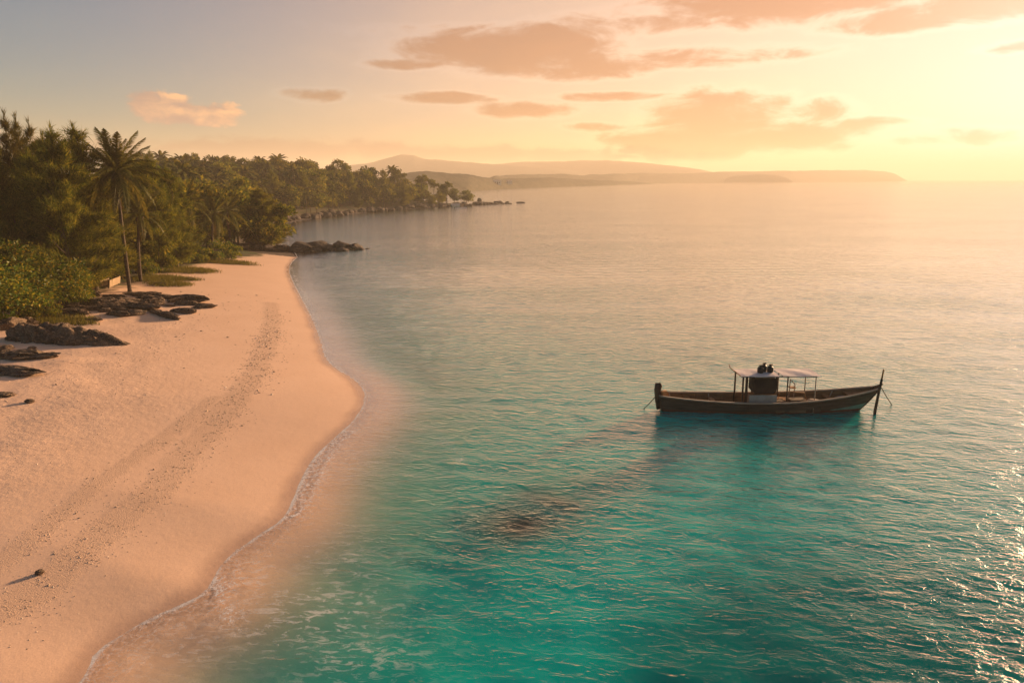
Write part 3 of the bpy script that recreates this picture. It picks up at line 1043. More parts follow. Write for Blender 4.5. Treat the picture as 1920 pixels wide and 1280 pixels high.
for i, (px, Y, pt, lb) in enumerate([(14, 64, 214, 'tallest dark feathery casuarina spire at the far left of the woods'), (56, 66, 224, 'second dark casuarina spire from the left edge'),
                                     (74, 69, 230, 'slender casuarina spire just right of the second spire'), (98, 64, 238, 'fourth casuarina spire, shortest of the pointed group')]):
    x = near(px, Y)
    k = top_scale(x, Y, pt, 16.3)
    tree('casuarina_tree', lb, 'tree', 'spire', i, x, Y, k * .92, 1 / .92, group='pointed casuarina spires on the left')
_cas = [(-60, 57, 262, 'big feathery casuarina cut by the left edge of the frame'), (28, 56, 300, 'feathery casuarina below the tallest spire'),
        (92, 60, 290, 'broad olive casuarina in front of the spires'), (140, 56, 250, 'wispy-topped casuarina between the spires and the palm'),
        (178, 60, 246, 'thin-topped casuarina just left of the palm crown'), (180, 61, 322, 'low golden casuarina left of the palm trunk'),
        (128, 57.5, 340, 'rounded golden-brown casuarina behind the glossy bush'), (50, 56, 345, 'dark casuarina above the glossy bush'),
        (300, 74, 300, 'shaggy casuarina just right of the palm crown'), (330, 78, 318, 'golden casuarina behind the second palm'),
        (215, 68, 330, 'olive casuarina filling the gap behind the palm trunk'), (268, 80, 322, 'feathery casuarina behind the palm crown'), (-20, 57, 325, 'dark casuarina at the left edge behind the glossy bush'), (10, 72, 262, 'shadowed casuarina between the tallest spire and the frame edge'), (118, 66, 262, 'casuarina filling the row just right of the spires')]
for i, (px, Y, pt, lb) in enumerate(_cas):
    x = near(px, Y)
    k = top_scale(x, Y, pt, 16.2)
    tree('casuarina_tree', lb, 'tree', 'casu', i, x, Y, k * 1.06, 1 / 1.06, group='feathery casuarinas by the beach')

x, y = at(243, 541, 1.5)
palm('tall coconut palm with a full ragged crown above the beach trees', x, y, top_scale(x, y, 322, 1.0), (-.2, .6), 34, .95, 3, 1)
x, y = at(263, 520, 1.6)
palm('shorter coconut palm with brown hanging fronds beside the tall palm', x, y, top_scale(x, y, 398, 1.0), (.5, .3), 20, .72, 5, 2)
for i, (px, Y, pt, lb) in enumerate([(355, 86, 378, 'golden-leaved coconut palm in the trees right of the two beach palms'), (398, 92, 395, 'small coconut palm in the middle of the beach thicket'),
                                     (325, 82, 410, 'low coconut palm over the grassy edge of the beach'), (432, 100, 390, 'coconut palm leaning out left of the bushy waterside tree')]):
    x = near(px, Y)
    palm(lb, x, Y, top_scale(x, Y, pt, 1.0), (RNG.normal(0, .6), -.5), 20, .85, 2, 10 + i, 'coconut palms in the beach thicket')
_broad = [(282, 76, 425, 'yellow-green leafy tree right of the palm trunks'), (318, 84, 420, 'golden leafy tree at the grassy edge'), (352, 90, 410, 'mottled leafy tree above the far grass'),
          (390, 96, 408, 'olive leafy tree behind the far end of the beach'), (425, 101, 400, 'dark leafy tree where the sand narrows'),
          (345, 98, 340, 'taller leafy tree behind the beach thicket'), (395, 108, 345, 'leafy tree rising behind the thicket centre'), (440, 113, 352, 'leafy tree left behind the bushy waterside tree'), (300, 92, 330, 'leafy tree between the palm and the hill'), (255, 72, 405, 'dense leafy tree behind the palm trunks')]
for i, (px, Y, pt, lb) in enumerate(_broad):
    x = near(px, Y)
    k = top_scale(x, Y, pt, 7.6)
    tree('leafy_tree', lb, 'tree', 'broad', i, x, Y, min(k, 1.35), k / min(k, 1.35), group='leafy trees behind the beach')
for i, (px, Y, pt, lb, kd) in enumerate([(492, 108, 352, 'large bushy tree overhanging the water at the end of the beach', 'casu'), (462, 106, 372, 'bushy tree behind the rocks at the end of the sand', 'broad'), (518, 110, 382, 'spreading tree at the water above the boulder spit', 'broad'), (478, 103, 410, 'low bush at the root of the boulder spit', 'broad'), (508, 104.5, 418, 'low bush leaning over the boulders', 'broad')]):
    x = near(px, Y)
    k = top_scale(x, Y, pt, 16.2 if kd == 'casu' else 7.6)
    tree('waterside_tree', lb, 'tree', kd, i, x, Y, k * (1.9 if kd == 'casu' else 1.0), (1 / 1.9 if kd == 'casu' else 1), group='trees at the end of the beach')

# glossy bushes in front
for i, (px, py, k, lb) in enumerate([(35, 588, 1.0, 'big glossy-leaved bush at the left edge above the rocks'), (108, 574, .62, 'round glossy bush beside the timber panels'), (-45, 612, .9, 'glossy bush half outside the left edge')]):
    x, y = at(px, py)
    tree('sea_almond_bush', lb, 'bush', 'almond', 0, x, y + 1.2, k, .9, group='glossy bushes above the rocks')
for i, (px, py, k, lb) in enumerate([(12, 606, .6, 'small yellowing shrub under the big glossy bush'), (52, 596, .55, 'small orange-tinged shrub at the foot of the big glossy bush'), (90, 588, .5, 'low shrub on the rock ledge below the round bush'), (148, 566, .5, 'low shrub left of the timber panels'),
                                      (275, 512, .7, 'shrub just behind the palm trunks'), (300, 502, .8, 'shrub at the inner edge of the grass'), (338, 490, .8, 'shrub on the upper grass strip'), (372, 483, .9, 'shrub at the far end of the grass'), (405, 478, .9, 'shrub beside the last of the grass'), (432, 474, .9, 'shrub where sand meets the boulders'), (222, 516, .8, 'shrub in the shade left of the palm trunk'), (190, 512, .8, 'dark shrub behind the timber panels')]):
    x, y = at(px, py)
    tree('shrub', lb, 'shrub', 'shrub', i, x, y, k * 1.15, .95, group='small shrubs along the beach edge')


# --- forest on the headland
def forest():
    rng = np.random.default_rng(21)
    pts = []
    for gy in np.arange(112, 345, 6.6):
        for gx in np.arange(-190, 4, 6.6):
            pts.append((gx + rng.uniform(-2.6, 2.6), gy + rng.uniform(-2.6, 2.6)))
    P = np.array(pts)
    z, s = height(P)
    v = sdist(P, VEG)
    pxc = 960 + 1280 * P[:, 0] / (P[:, 1] * math.cos(PITCH) + 5)
    ok = (s > 3.5) & (v > -1.5) & (pxc > 235) & (pxc < 900)
    # leave out what the rise hides: trees well behind the crest
    ok &= P[:, 1] < 306 + np.maximum(0, (-P[:, 0] - 40)) * .10
    ok &= ~((P[:, 1] < 135) & (pxc < 330))
    P, z, s, pxc = P[ok], z[ok], s[ok], pxc[ok]
    # nearer trees hide farther ones: keep those whose tops clear what stands in front
    order = np.argsort(P[:, 1])
    hor = {}
    keep = []
    for i in order:
        top = (z[i] + 8.5 - CAM_H) / P[i, 1]
        col = int(pxc[i] // 16)
        prev = max(hor.get(c, -9) for c in (col, col - 1, col + 1))
        prev2 = min(hor.get(c, -9) for c in (col, col - 1, col + 1))
        if top > prev2 - .004:
            keep.append(i)
        hor[col] = max(hor.get(col, -9), top - .006)
    n = 0
    for i in keep:
        edge = s[i] < 14
        u = rng.random()
        k = rng.uniform(.82, 1.25) * (.85 if edge else 1.0) * (.78 if pxc[i] > 770 else 1.0)
        row = 'by the foreshore' if s[i] < 15 else ('along the skyline' if P[i, 1] > 285 or z[i] > 5.2 else 'on the middle slope')
        part = 'at the point' if pxc[i] > 760 else ('mid headland' if pxc[i] > 560 else 'nearest the palms')
        kind = 'casu' if u < .12 else ('palm' if u < .36 else 'broad')
        if kind == 'casu':
            tree('headland_tree', 'feathery casuarina %s, %s' % (row, part), 'tree', 'casu', n, P[i, 0], P[i, 1], k * .66, .95, group='casuarinas in the headland forest' + ' ' + row + ', ' + part, z=z[i] - .1)
        elif kind == 'palm':
            tree('headland_palm', 'headland coconut palm %s, %s' % (row, part), 'palm', 'palm', n, P[i, 0], P[i, 1], k * 1.0, rng.uniform(.9, 1.2), group='palms in the headland forest' + ' ' + row + ', ' + part, z=z[i] - .1)
        else:
            tree('headland_tree', 'rounded leafy forest tree %s, %s' % (row, part), 'tree', 'broad', n, P[i, 0], P[i, 1], k * 1.08, rng.uniform(.85, 1.1), group='leafy trees of the headland forest' + ' ' + row + ', ' + part, z=z[i] - .1)
        n += 1


forest()
for px, Y, pt, lb in [(748, 286, 314, 'tall round-headed tree standing above the headland forest'), (792, 288, 326, 'second tall tree on the headland skyline, right of the tallest'), (814, 290, 334, 'thin tall tree third along the headland skyline'), (838, 291, 338, 'last tall tree before the headland slopes to the point'),
                      (692, 284, 316, 'tall tree left of the tallest on the headland skyline'), (590, 276, 304, 'tree poking out of the middle of the forest skyline'), (440, 262, 292, 'tree poking out of the forest skyline near the palm'), (366, 250, 288, 'tree standing up where the forest skyline begins')]:
    x = near(px, Y)
    k = top_scale(x, Y, pt, 11.3)
    tree('tall_tree', lb, 'tree', 'tall', 0, x, Y, min(max(k, .5), 1.1), max(k, .5) / min(max(k, .5), 1.1), group='tall trees on the headland skyline')


# --- grass strips behind the sand
def grass():
    rng = np.random.default_rng(5)
    V, F = [], []
    base = 0
    for px, py, rx, ry, n in [(392, 480, 5.5, 1.6, 4200), (345, 497, 3.4, 2.6, 4200), (300, 514, 2.4, 2.6, 3400), (318, 522, 2.0, 1.6, 1500), (95, 590, 3.0, 1.2, 2200), (120, 597, 2.2, .7, 800), (355, 512, 1.2, 1.0, 500), (432, 477, 3.0, .9, 900)]:
        cx, cy = at(px, py, 1.6)
        r = np.sqrt(rng.random(n)) * (1 + rng.normal(0, .14, n))
        a = rng.random(n) * 6.283
        x, y = cx + rx * r * np.cos(a), cy + ry * r * np.sin(a)
        z, _ = height(np.stack([x, y], 1))
        C = np.stack([x, y, z - .02], 1)
        D = unit(rng.normal(0, .38, (n, 3)) + np.array([0, 0, 1]))
        v, f = tris(C, D, rng.uniform(.14, .42, n), rng.uniform(.03, .07, n), rng)
        V.append(v)
        F.append(f + base)
        base += len(v)
    o = link('grass', mesh_np('grass', np.vstack(V), np.vstack(F), [M['grass']]))
    tag(o, 'thin yellow-green grass growing between the sand and the trees', 'grass', kind='stuff')


grass()


# ------------------------------------------------------------------ rocks
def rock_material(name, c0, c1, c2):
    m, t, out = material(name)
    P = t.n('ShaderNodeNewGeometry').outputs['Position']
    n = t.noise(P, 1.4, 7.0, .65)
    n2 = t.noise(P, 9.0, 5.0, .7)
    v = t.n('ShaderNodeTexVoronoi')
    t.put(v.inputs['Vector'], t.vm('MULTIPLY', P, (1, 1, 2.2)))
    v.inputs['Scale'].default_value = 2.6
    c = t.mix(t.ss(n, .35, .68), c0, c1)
    c = t.mix(t.m('MULTIPLY', t.ss(n2, .50, .66), .75), c, c2)  # pale lichen patches, spread wider to paint in sunlit rock tops
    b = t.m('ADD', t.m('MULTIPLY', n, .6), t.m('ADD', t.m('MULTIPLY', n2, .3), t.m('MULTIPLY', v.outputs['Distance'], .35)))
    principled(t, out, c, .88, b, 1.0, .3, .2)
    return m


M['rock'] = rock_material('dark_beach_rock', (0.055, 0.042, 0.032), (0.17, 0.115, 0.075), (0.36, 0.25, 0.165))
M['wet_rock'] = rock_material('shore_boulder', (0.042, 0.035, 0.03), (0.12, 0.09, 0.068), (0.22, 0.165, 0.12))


def rock_mesh(name, seed, sub=3, rough=.35, strat=0.0, mat='rock', flat_bottom=True):
    import bmesh
    bm = bmesh.new()
    bmesh.ops.create_icosphere(bm, subdivisions=sub, radius=1.0)
    V = np.array([v.co[:] for v in bm.verts])
    F = [[q.index for q in f.verts] for f in bm.faces]
    bm.free()
    rng = np.random.default_rng(seed)
    o = rng.random(3) * 50
    for amp, sc in ((rough, 1.1), (rough * .6, 2.6), (rough * .4, 5.5), (rough * .22, 11.0)):
        nz = (vnoise(V[:, 0] * sc + o[0], V[:, 1] * sc + V[:, 2] * sc * .7 + o[1]) + vnoise(V[:, 2] * sc + o[2], V[:, 0] * sc - V[:, 1] * sc + o[1])) - 1
        nz = np.where(nz > .15, .3 - nz, nz)                # clefts where the stone has broken away
        V = V * (1 + amp * nz)[:, None]
    for _ in range(5):                                      # broken facets
        n = unit(rng.normal(size=3))
        d = V @ n
        lim = rng.uniform(.55, .85)
        V = V - np.outer(np.maximum(d - lim, 0) * .85, n)
    if strat:
        V[:, 2] += strat * np.round(V[:, 2] / .22) * .22 - strat * V[:, 2]
    return mesh_np(name, V, F, [M[mat]], sub < 4)


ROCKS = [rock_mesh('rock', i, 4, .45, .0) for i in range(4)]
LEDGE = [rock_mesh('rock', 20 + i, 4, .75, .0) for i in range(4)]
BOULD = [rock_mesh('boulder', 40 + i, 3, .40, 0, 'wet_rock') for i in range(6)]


def rock(name, label, x, y, sx, sy, sz, rz=0.0, mesh=None, group=None, sink=.35, tilt=0.0, cat='rock', z=None):
    z = Hz(x, y) if z is None else z
    o = link(name, mesh, None, (x, y, z + sz * (1 - sink) - sz * .25))
    o.scale = (sx, sy, sz)
    o.rotation_euler = (tilt * .4, tilt, rz)
    return tag(o, label, cat, group)


def between(a, b, z=1.5):
    """centre, half length and heading of a rock seen from pixel a to pixel b"""
    p, q = G(*a, z), G(*b, z)
    d = q - p
    return (p + q) / 2, np.linalg.norm(d[:2]) / 2, math.atan2(d[1], d[0])


# the long whale-backed rock: a lofted body of its own
def whale_rock():
    rng = np.random.default_rng(8)
    a, b = G(28, 628, 1.5), G(243, 640, 1.25)
    N, K = 90, 26
    V, F = [], []
    for i in range(N + 1):
        f = i / N
        c = a * (1 - f) + b * f
        w = 1.25 * (math.sin(math.pi * min(f * .80 + .17, 1)) ** .55) * (1 - .25 * f)
        hgt = .98 * (math.sin(math.pi * min(f * .74 + .26, 1)) ** .6)
        zg = Hz(c[0], c[1]) - .15
        d = unit(b - a)
        side = np.array([-d[1], d[0], 0])
        for k in range(K):
            th = math.pi * k / (K - 1)
            r = 1 + .5 * (fbm(np.array([f * 13 + .3]), np.array([k * .45]), 5)[0] - .5) * 2 - .10 * (abs((f * 9 + k * .13) % 1 - .5) < .06)
            V.append(c + side * (-math.cos(th) * w * r) + np.array([0, 0, zg - c[2] + hgt * r * math.sin(th) ** .75]))
    F = [(i * K + k, (i + 1) * K + k, (i + 1) * K + k + 1, i * K + k + 1) for i in range(N) for k in range(K - 1)]
    F.append(tuple(range(K)))
    o = link('beach_rock', mesh_np('beach_rock', np.array(V), F, [M['rock']], True))
    tag(o, 'long smooth dark rock like a whale back on the sand', 'rock', 'dark rocks on the upper beach')


whale_rock()
_r = [((0, 618), (52, 606), .8, .9, 'rugged dark rock at the landward end of the whale-backed rock'),
      ((-30, 660), (74, 664), 1.0, .42, 'low dark ledge at the left edge just below the whale-backed rock'),
      ((-40, 686), (82, 694), .9, .38, 'low dark ledge at the left edge, second below the whale-backed rock'),
      ((-30, 732), (30, 731), .5, .2, 'thin sliver of dark rock at the left edge, lowest of the ledges'),
      ((43, 742), (62, 741), .22, .2, 'small dark stone standing alone below the left ledges'),
      ((292, 546), (402, 553), .9, .62, 'longest jagged ledge, reaching farthest out onto the sand'),
      ((318, 571), (370, 572), .6, .45, 'small lens-shaped rock right of the ledge cluster'),
      ((284, 574), (338, 586), .55, .5, 'pointed wedge rock at the front right of the ledge cluster'),
      ((228, 566), (300, 572), .9, .75, 'dark hummock in the middle of the ledge cluster'),
      ((196, 580), (246, 584), .6, .45, 'low front rock of the ledge cluster nearest the sand'),
      ((140, 566), (206, 570), .9, .7, 'dark block left of centre in the ledge cluster'),
      ((106, 580), (170, 584), .8, .5, 'flat rock at the front left of the ledge cluster'),
      ((70, 572), (122, 576), .8, .6, 'rock under the edge of the round glossy bush'),
      ((246, 552), (300, 556), .7, .5, 'rock just below the palm trunk foot'),
      ((196, 552), (240, 556), .7, .5, 'rock below the timber panels'),
      ((158, 548), (190, 552), .6, .6, 'dark rock below the pink-flowered bush'),
      ((300, 560), (330, 562), .35, .25, 'small rock between the long ledge and the lens-shaped rock'),
      ((150, 592), (196, 594), .5, .2, 'thin shelf of rock at the front of the ledge cluster'),
      ((288, 524), (312, 526), .4, .25, 'small dark rock at the grass edge right of the palms'),
      ((338, 512), (366, 514), .5, .22, 'flat stone by the middle of the grass strip')]
for i, (a, b, w, hh, lb) in enumerate(_r):
    c, L, hd = between(a, b)
    rock('beach_rock', lb, c[0], c[1], L * 1.1, w * .85, hh * .62, hd, (LEDGE if i not in (0, 4, 6) else ROCKS)[i % 4], 'dark rocks on the upper beach', .3)


# rubble and small broken ledges among the bigger rocks
def rubble():
    rng = np.random.default_rng(91)
    zones = [((80, 572), (300, 566), 16, 58, 'small dark stone in the ledge cluster below the palms'), ((0, 650), (80, 660), 14, 9, 'small dark stone by the left-edge ledges'),
             ((240, 548), (400, 556), 8, 20, 'small dark stone along the longest jagged ledge'), ((0, 604), (60, 612), 9, 10, 'small stone behind the whale-backed rock')]
    for a, b, w, n, lb in zones:
        for i in range(n):
            f = rng.random()
            c = G(a[0] + (b[0] - a[0]) * f, a[1] + (b[1] - a[1]) * f + rng.normal(0, w * .5), 1.5)
            q = rng.uniform(.18, .62) * (1.3 if rng.random() < .2 else 1)
            rock('rubble_stone', lb, c[0], c[1], q * rng.uniform(1.2, 2.4), q * .9, q * rng.uniform(.35, .7), rng.normal(0, .5), (LEDGE + ROCKS)[i % 8], 'stones' + lb[lb.index('stone') + 5:], .3)


rubble()
c = G(70, 1043, .95)
o = rock('lone_stone', 'small brown stone alone on the sand casting a long shadow', c[0], c[1], .13, .10, .085, .4, ROCKS[1], None, .15, cat='stone')


# boulders of the spit at the end of the beach
def spit():
    rng = np.random.default_rng(31)
    a, b = G(440, 470, .5), G(688, 467, .0)
    n = 40
    ones = ['', 'first', 'second', 'third', 'fourth', 'fifth', 'sixth', 'seventh', 'eighth', 'ninth', 'tenth', 'eleventh', 'twelfth', 'thirteenth', 'fourteenth', 'fifteenth', 'sixteenth', 'seventeenth', 'eighteenth', 'nineteenth']
    made = []
    for i in range(n):
        f = ((i + .5) / n) ** .92
        c = a * (1 - f) + b * f
        w = 2.1 * (1 - f * .75)
        c = c + np.array([rng.normal(0, .6), rng.uniform(-w, w), 0])
        big = rng.uniform(.7, 1.25) * (1.15 - .6 * f)
        zb = max(Hz(c[0], c[1]), -.25)
        where = 'landward root' if f < .33 else ('middle' if f < .7 else 'seaward tip')
        bo = rock('boulder', 'dark boulder in the ' + where + ' of the rock spit', c[0], c[1], big * 1.45, big * 1.15, big * .66, rng.random() * 6.28, BOULD[i % 6], 'boulders in the %s of the rock spit' % where, .3, rng.normal(0, .25), 'boulder', zb)
        made.append((c[0], bo, where))
    for k, (_, bo, where) in enumerate(sorted(made, key=lambda q: q[0])):
        k += 1
        w_ = ones[k] if k < 20 else ({2: 'twenty', 3: 'thirty', 4: 'forty'}[k // 10] + '-' + ones[k % 10] if k % 10 else {2: 'twentieth', 3: 'thirtieth', 4: 'fortieth'}[k // 10])
        bo['label'] = 'dark boulder, %s out from the trees, in the %s of the rock spit' % (w_, where)
    for i, (px, py, q) in enumerate([(566, 470, 1.5), (600, 468, 1.5), (640, 466, 1.25), (668, 466, .9)]):
        c = G(px, py, .1)
        rock('boulder', ['large boulder heading the spit beside the sand', 'large humped boulder mid-way along the spit', 'dark pointed boulder two thirds out along the spit', 'last sizeable boulder near the tip of the spit'][i], c[0], c[1], q * 1.6, q * 1.15, q * .72, .4 * i, BOULD[i], 'large boulders of the rock spit', .25, .1, 'boulder', 0.0)


spit()


# rocky foreshore of the headland
def foreshore():
    rng = np.random.default_rng(37)
    line = smooth_poly([G(*p)[:2] for p in [(530, 420), (552, 415), (600, 408), (660, 401), (740, 393.5), (840, 388), (900, 385), (952, 381.2)]], 2)
    seg = np.r_[0, np.cumsum(np.linalg.norm(np.diff(line, axis=0), axis=1))]
    n = 150
    for i in range(n):
        f = rng.random()
        x = np.interp(f * seg[-1], seg, line[:, 0]) + rng.normal(0, 1.3) - 1.4
        y = np.interp(f * seg[-1], seg, line[:, 1]) + rng.normal(0, 1.3) + 1.0
        q = rng.uniform(.45, 1.25)
        rock('shore_rock', 'dark rock on the stony foreshore below the headland forest', x, y, q * 1.5, q * 1.2, q * .8, rng.random() * 6.28, BOULD[i % 6], 'rocks on the headland foreshore', .3, rng.normal(0, .3), 'rock', max(Hz(x, y), -.2))
    for i in range(16):
        f = i / 15
        c = G(895 + 62 * f, 383.5 - 2.2 * f, .2)
        q = 1.5 * (1 - f * .72) * rng.uniform(.8, 1.2)
        rock('point_rock', 'dark rock in the line running off the tip of the headland', c[0], c[1], q * 1.9, q * 1.3, q * .6, rng.random() * 6.28, BOULD[i % 6], 'rocks off the headland tip', .25, 0, 'rock', 0.0)
    c = G(899, 378.5, .4)
    rock('point_rock', 'upstanding rock at the foot of the headland point', c[0], c[1], 1.3, 1.1, 1.3, .3, BOULD[2], None, .15, 0, 'rock', .3)
    c = G(976, 380.6)
    rock('point_rock', 'flat rock awash beyond the tip of the headland', c[0], c[1], 2.6, 1.2, .4, .1, BOULD[4], None, .25, 0, 'rock', 0.0)


foreshore()


# shell and coral grit along the strand lines
def shingle():
    rng = np.random.default_rng(41)
    Vs, Fs = [], []
    base = 0
    octa = np.array([[1, 0, 0], [-1, 0, 0], [0, 1, 0], [0, -1, 0], [0, 0, 1], [0, 0, -1]], float)
    of = np.array([[0, 2, 4], [2, 1, 4], [1, 3, 4], [3, 0, 4], [2, 0, 5], [1, 2, 5], [3, 1, 5], [0, 3, 5]])
    litter = smooth_poly([G(*q, 1.3)[:2] for q in [(-40, 900), (60, 760), (160, 690), (260, 640), (330, 600), (400, 560), (440, 520)]])
    for (line, w), n in zip(WRACK + [(litter, 2.6)], (5200, 1100, 1300)):
        seg = np.r_[0, np.cumsum(np.linalg.norm(np.diff(line, axis=0), axis=1))]
        f = rng.random(n) ** 1.25 * seg[-1]
        x = np.interp(f, seg, line[:, 0]) + rng.normal(0, w * .85, n)
        y = np.interp(f, seg, line[:, 1]) + rng.normal(0, w * .85, n)
        keep = (fbm(x * .9, y * .9, 3) > .40) & (rng.random(n) > sstep(f / seg[-1], .55, 1.0))
        x, y = x[keep], y[keep]
        z, _ = height(np.stack([x, y], 1))
        s = rng.uniform(.010, .030, len(x)) * (1 + 1.0 * (rng.random(len(x)) < .05)) * np.clip(y / 28, .8, 2.2)
        sc = np.stack([s * rng.uniform(.8, 1.7, len(x)), s, s * rng.uniform(.4, .8, len(x))], 1)
        a = rng.random(len(x)) * 6.283
        P = octa[None] * sc[:, None]
        X = P[..., 0] * np.cos(a)[:, None] - P[..., 1] * np.sin(a)[:, None]
        Y = P[..., 0] * np.sin(a)[:, None] + P[..., 1] * np.cos(a)[:, None]
        P = np.stack([X + x[:, None], Y + y[:, None], P[..., 2] + z[:, None]], -1).reshape(-1, 3)
        Fi = (of[None] + 6 * np.arange(len(x))[:, None, None]).reshape(-1, 3)
        Vs.append(P)
        Fs.append(Fi + base)
        base += len(P)
    m, t, out = material('shell_grit')
    rp = t.n('ShaderNodeNewGeometry').outputs['Random Per Island']
    principled(t, out, t.ramp(rp, [(0, (.24, .165, .11)), (.4, (.42, .29, .195)), (.8, (.62, .44, .30)), (1, (.85, .72, .58))]), .85)
    o = link('shingle', mesh_np('shingle', np.vstack(Vs), np.vstack(Fs), [m]))
    tag(o, 'bands of shell and coral grit along the tide line on the sand', 'shingle', kind='stuff')


shingle()


# ------------------------------------------------------------------ timber panels and pink-flowered bush under the trees
M['pale_timber'] = simple_mat('pale_timber', (0.24, 0.165, 0.09), (0.34, 0.24, 0.14), 5.0, .8, .3, .01, stretch=(4, 4, .6))


def timber_panel(a, b, h, lean, label, n):
    p, q = G(*a, 1.7), G(*b, 1.7)
    L = np.linalg.norm((q - p)[:2])
    t = link('timber_panel', None, None, (*p[:2], Hz(p[0], p[1])))
    t.rotation_euler = (lean, 0, math.atan2(q[1] - p[1], q[0] - p[0]))
    tag(t, label, 'fence panel', 'pale timber panels under the trees')
    w = L / n
    sb = MB().box((0, 0, 0), (w * .9, .03, h))
    me = mesh_np('slat', np.array(sb.v), sb.f, [M['pale_timber']])
    for i in range(n):
        link('slat', me, t, ((i + .5) * w, RNG.normal(0, .006), h / 2 + .08 + RNG.normal(0, .012)))
    for z in (.22, h - .12):
        MB().box((L / 2, .035, z), (L, .04, .09)).build('rail', M['pale_timber'], t)
    for i, x in enumerate((.05, L - .05)):
        MB().box((x, .10, (h + .2) / 2 - .15), (.09, .09, h + .4)).build('post', M['bark'], t)
    return t


timber_panel((186, 533), (202, 529), .62, .25, 'short pale slatted timber panel, left of the pair under the trees', 6)
timber_panel((204, 533), (224, 525), .66, .15, 'longer pale slatted timber panel, right of the pair under the trees', 8)
M['pink_leaf'] = leaf_material('pink_flowers', [(0.06, 0.05, 0.02), (0.10, 0.06, 0.03), (0.45, 0.16, 0.12)], .3)
x, y = at(170, 545, 1.6)
t_ = link('flowering_bush', None, None, (x, y, Hz(x, y)))
tag(t_, 'small bush flecked with pink beside the timber panels', 'bush')
link('trunk', CROWNS['shrub'][0][0], t_)
link('crown', broad_crown('crown', 1.9, .8, 777, 1500, .14, 'pink_leaf', .02, 14, .6), t_)

# ------------------------------------------------------------------ houses far off
M['white_wall'] = simple_mat('white_wall', (0.46, 0.42, 0.37), (0.58, 0.54, 0.49), 1.0, .9, .05)
M['tin_roof'] = simple_mat('tin_roof', (0.40, 0.30, 0.26), (0.58, 0.50, 0.44), 1.0, .6, .05)
M['window_dark'] = simple_mat('window_dark', (0.02, 0.02, 0.02), (0.05, 0.05, 0.05), 1.0, .3, .0)


def house(label, x, y, z, w, d, h, rz, group):
    t = link('house', None, None, (x, y, z))
    t.rotation_euler = (0, 0, rz)
    tag(t, label, 'house', group)
    MB().box((0, 0, h / 2 - .5), (w, d, h + 1)).build('wall', M['white_wall'], t)
    e = .35
    P = [(-w / 2 - e, -d / 2 - e, h - .05), (w / 2 + e, -d / 2 - e, h - .05), (w / 2 + e, d / 2 + e, h - .05), (-w / 2 - e, d / 2 + e, h - .05), (-w / 2 - e, 0, h + d * .3), (w / 2 + e, 0, h + d * .3)]
    MB().add(P, [(0, 1, 5, 4), (2, 3, 4, 5), (0, 4, 3), (1, 2, 5), (0, 3, 2, 1)]).build('roof', M['tin_roof'], t)
    for k in (-1, 1):
        MB().box((k * w * .27, -d / 2 - .02, h * .55), (w * .16, .06, h * .32)).build('window', M['window_dark'], t)
    MB().box((0, -d / 2 - .02, h * .38), (w * .13, .06, h * .76)).build('door', M['window_dark'], t)
    return t


for px, py, Y, w, lb in [(854, 372, 272, 2.6, 'tiny white hut at the foot of the headland point, left one'), (865, 375, 268, 3.4, 'tiny white hut at the foot of the headland point, right one')]:
    x = near(px, Y)
    house(lb, x, Y, Hz(x, Y), w, 2.4, 2.0, .3, 'huts on the headland point')
_hs = [(872, 341, 640), (878, 342, 650), (884, 346, 655), (903, 347, 690), (932, 343, 720), (955, 341, 760), (985, 343, 850), (1010, 341, 900), (1050, 343, 980)]
for i, (px, py, Y) in enumerate(_hs):
    d = ray(px, py)
    Yh = Y + 40
    z = CAM_H + d[2] / d[1] * Yh
    big = i == 4
    house('larger white house standing out on the far shore of the bay' if big else 'small pale house among the trees of the far shore', d[0] / d[1] * Yh, Yh, z - 1.5, 8 if big else 3.5 + i % 3 * .8, 4, 3.4 if big else 2.2, .2 * (i % 3), 'houses on the far shore')


# ------------------------------------------------------------------ the boat
M['hull_paint'] = simple_mat('hull_paint', (0.055, 0.038, 0.028), (0.105, 0.073, 0.052), 2.2, .6, .25, .01, .2, stretch=(.5, 2, 4))
M['boot_paint'] = simple_mat('boot_paint', (0.11, 0.035, 0.018), (0.17, 0.06, 0.03), 4.0, .6, .2, .01)
M['green_paint'] = simple_mat('green_paint', (0.10, 0.20, 0.15), (0.16, 0.26, 0.20), 4.0, .6, .2, .01)
M['inner_wood'] = simple_mat('inner_wood', (0.15, 0.075, 0.032), (0.27, 0.145, 0.065), 2.6, .75, .3, .01, .25, stretch=(.5, 3, 3))
M['rail_wood'] = simple_mat('rail_wood', (0.26, 0.18, 0.125), (0.42, 0.32, 0.24), 4.0, .7, .3, .01, stretch=(.5, 3, 3))
M['deck_wood'] = simple_mat('deck_wood', (0.10, 0.06, 0.035), (0.18, 0.11, 0.06), 4.0, .8, .3, .01, stretch=(.5, 3, 3))
M['dark_timber'] = simple_mat('dark_timber', (0.045, 0.028, 0.018), (0.09, 0.055, 0.035), 4.0, .8, .3, .01)
M['canopy_sheet'] = simple_mat('canopy_sheet', (0.60, 0.53, 0.52), (0.74, 0.61, 0.56), 1.6, .6, .25, .02, .3)
M['panel_white'] = simple_mat('panel_white', (0.24, 0.22, 0.19), (0.34, 0.31, 0.27), 3.0, .7, .2, .01)
M['dark_tarp'] = simple_mat('dark_tarp', (0.014, 0.011, 0.010), (0.028, 0.022, 0.019), 3.0, .75, .5, .03)
M['black_plastic'] = simple_mat('black_plastic', (0.016, 0.015, 0.015), (0.030, 0.028, 0.026), 4.0, .5, .2, .01)
M['grey_tarp'] = simple_mat('grey_tarp', (0.13, 0.12, 0.12), (0.22, 0.20, 0.19), 3.0, .8, .5, .03)
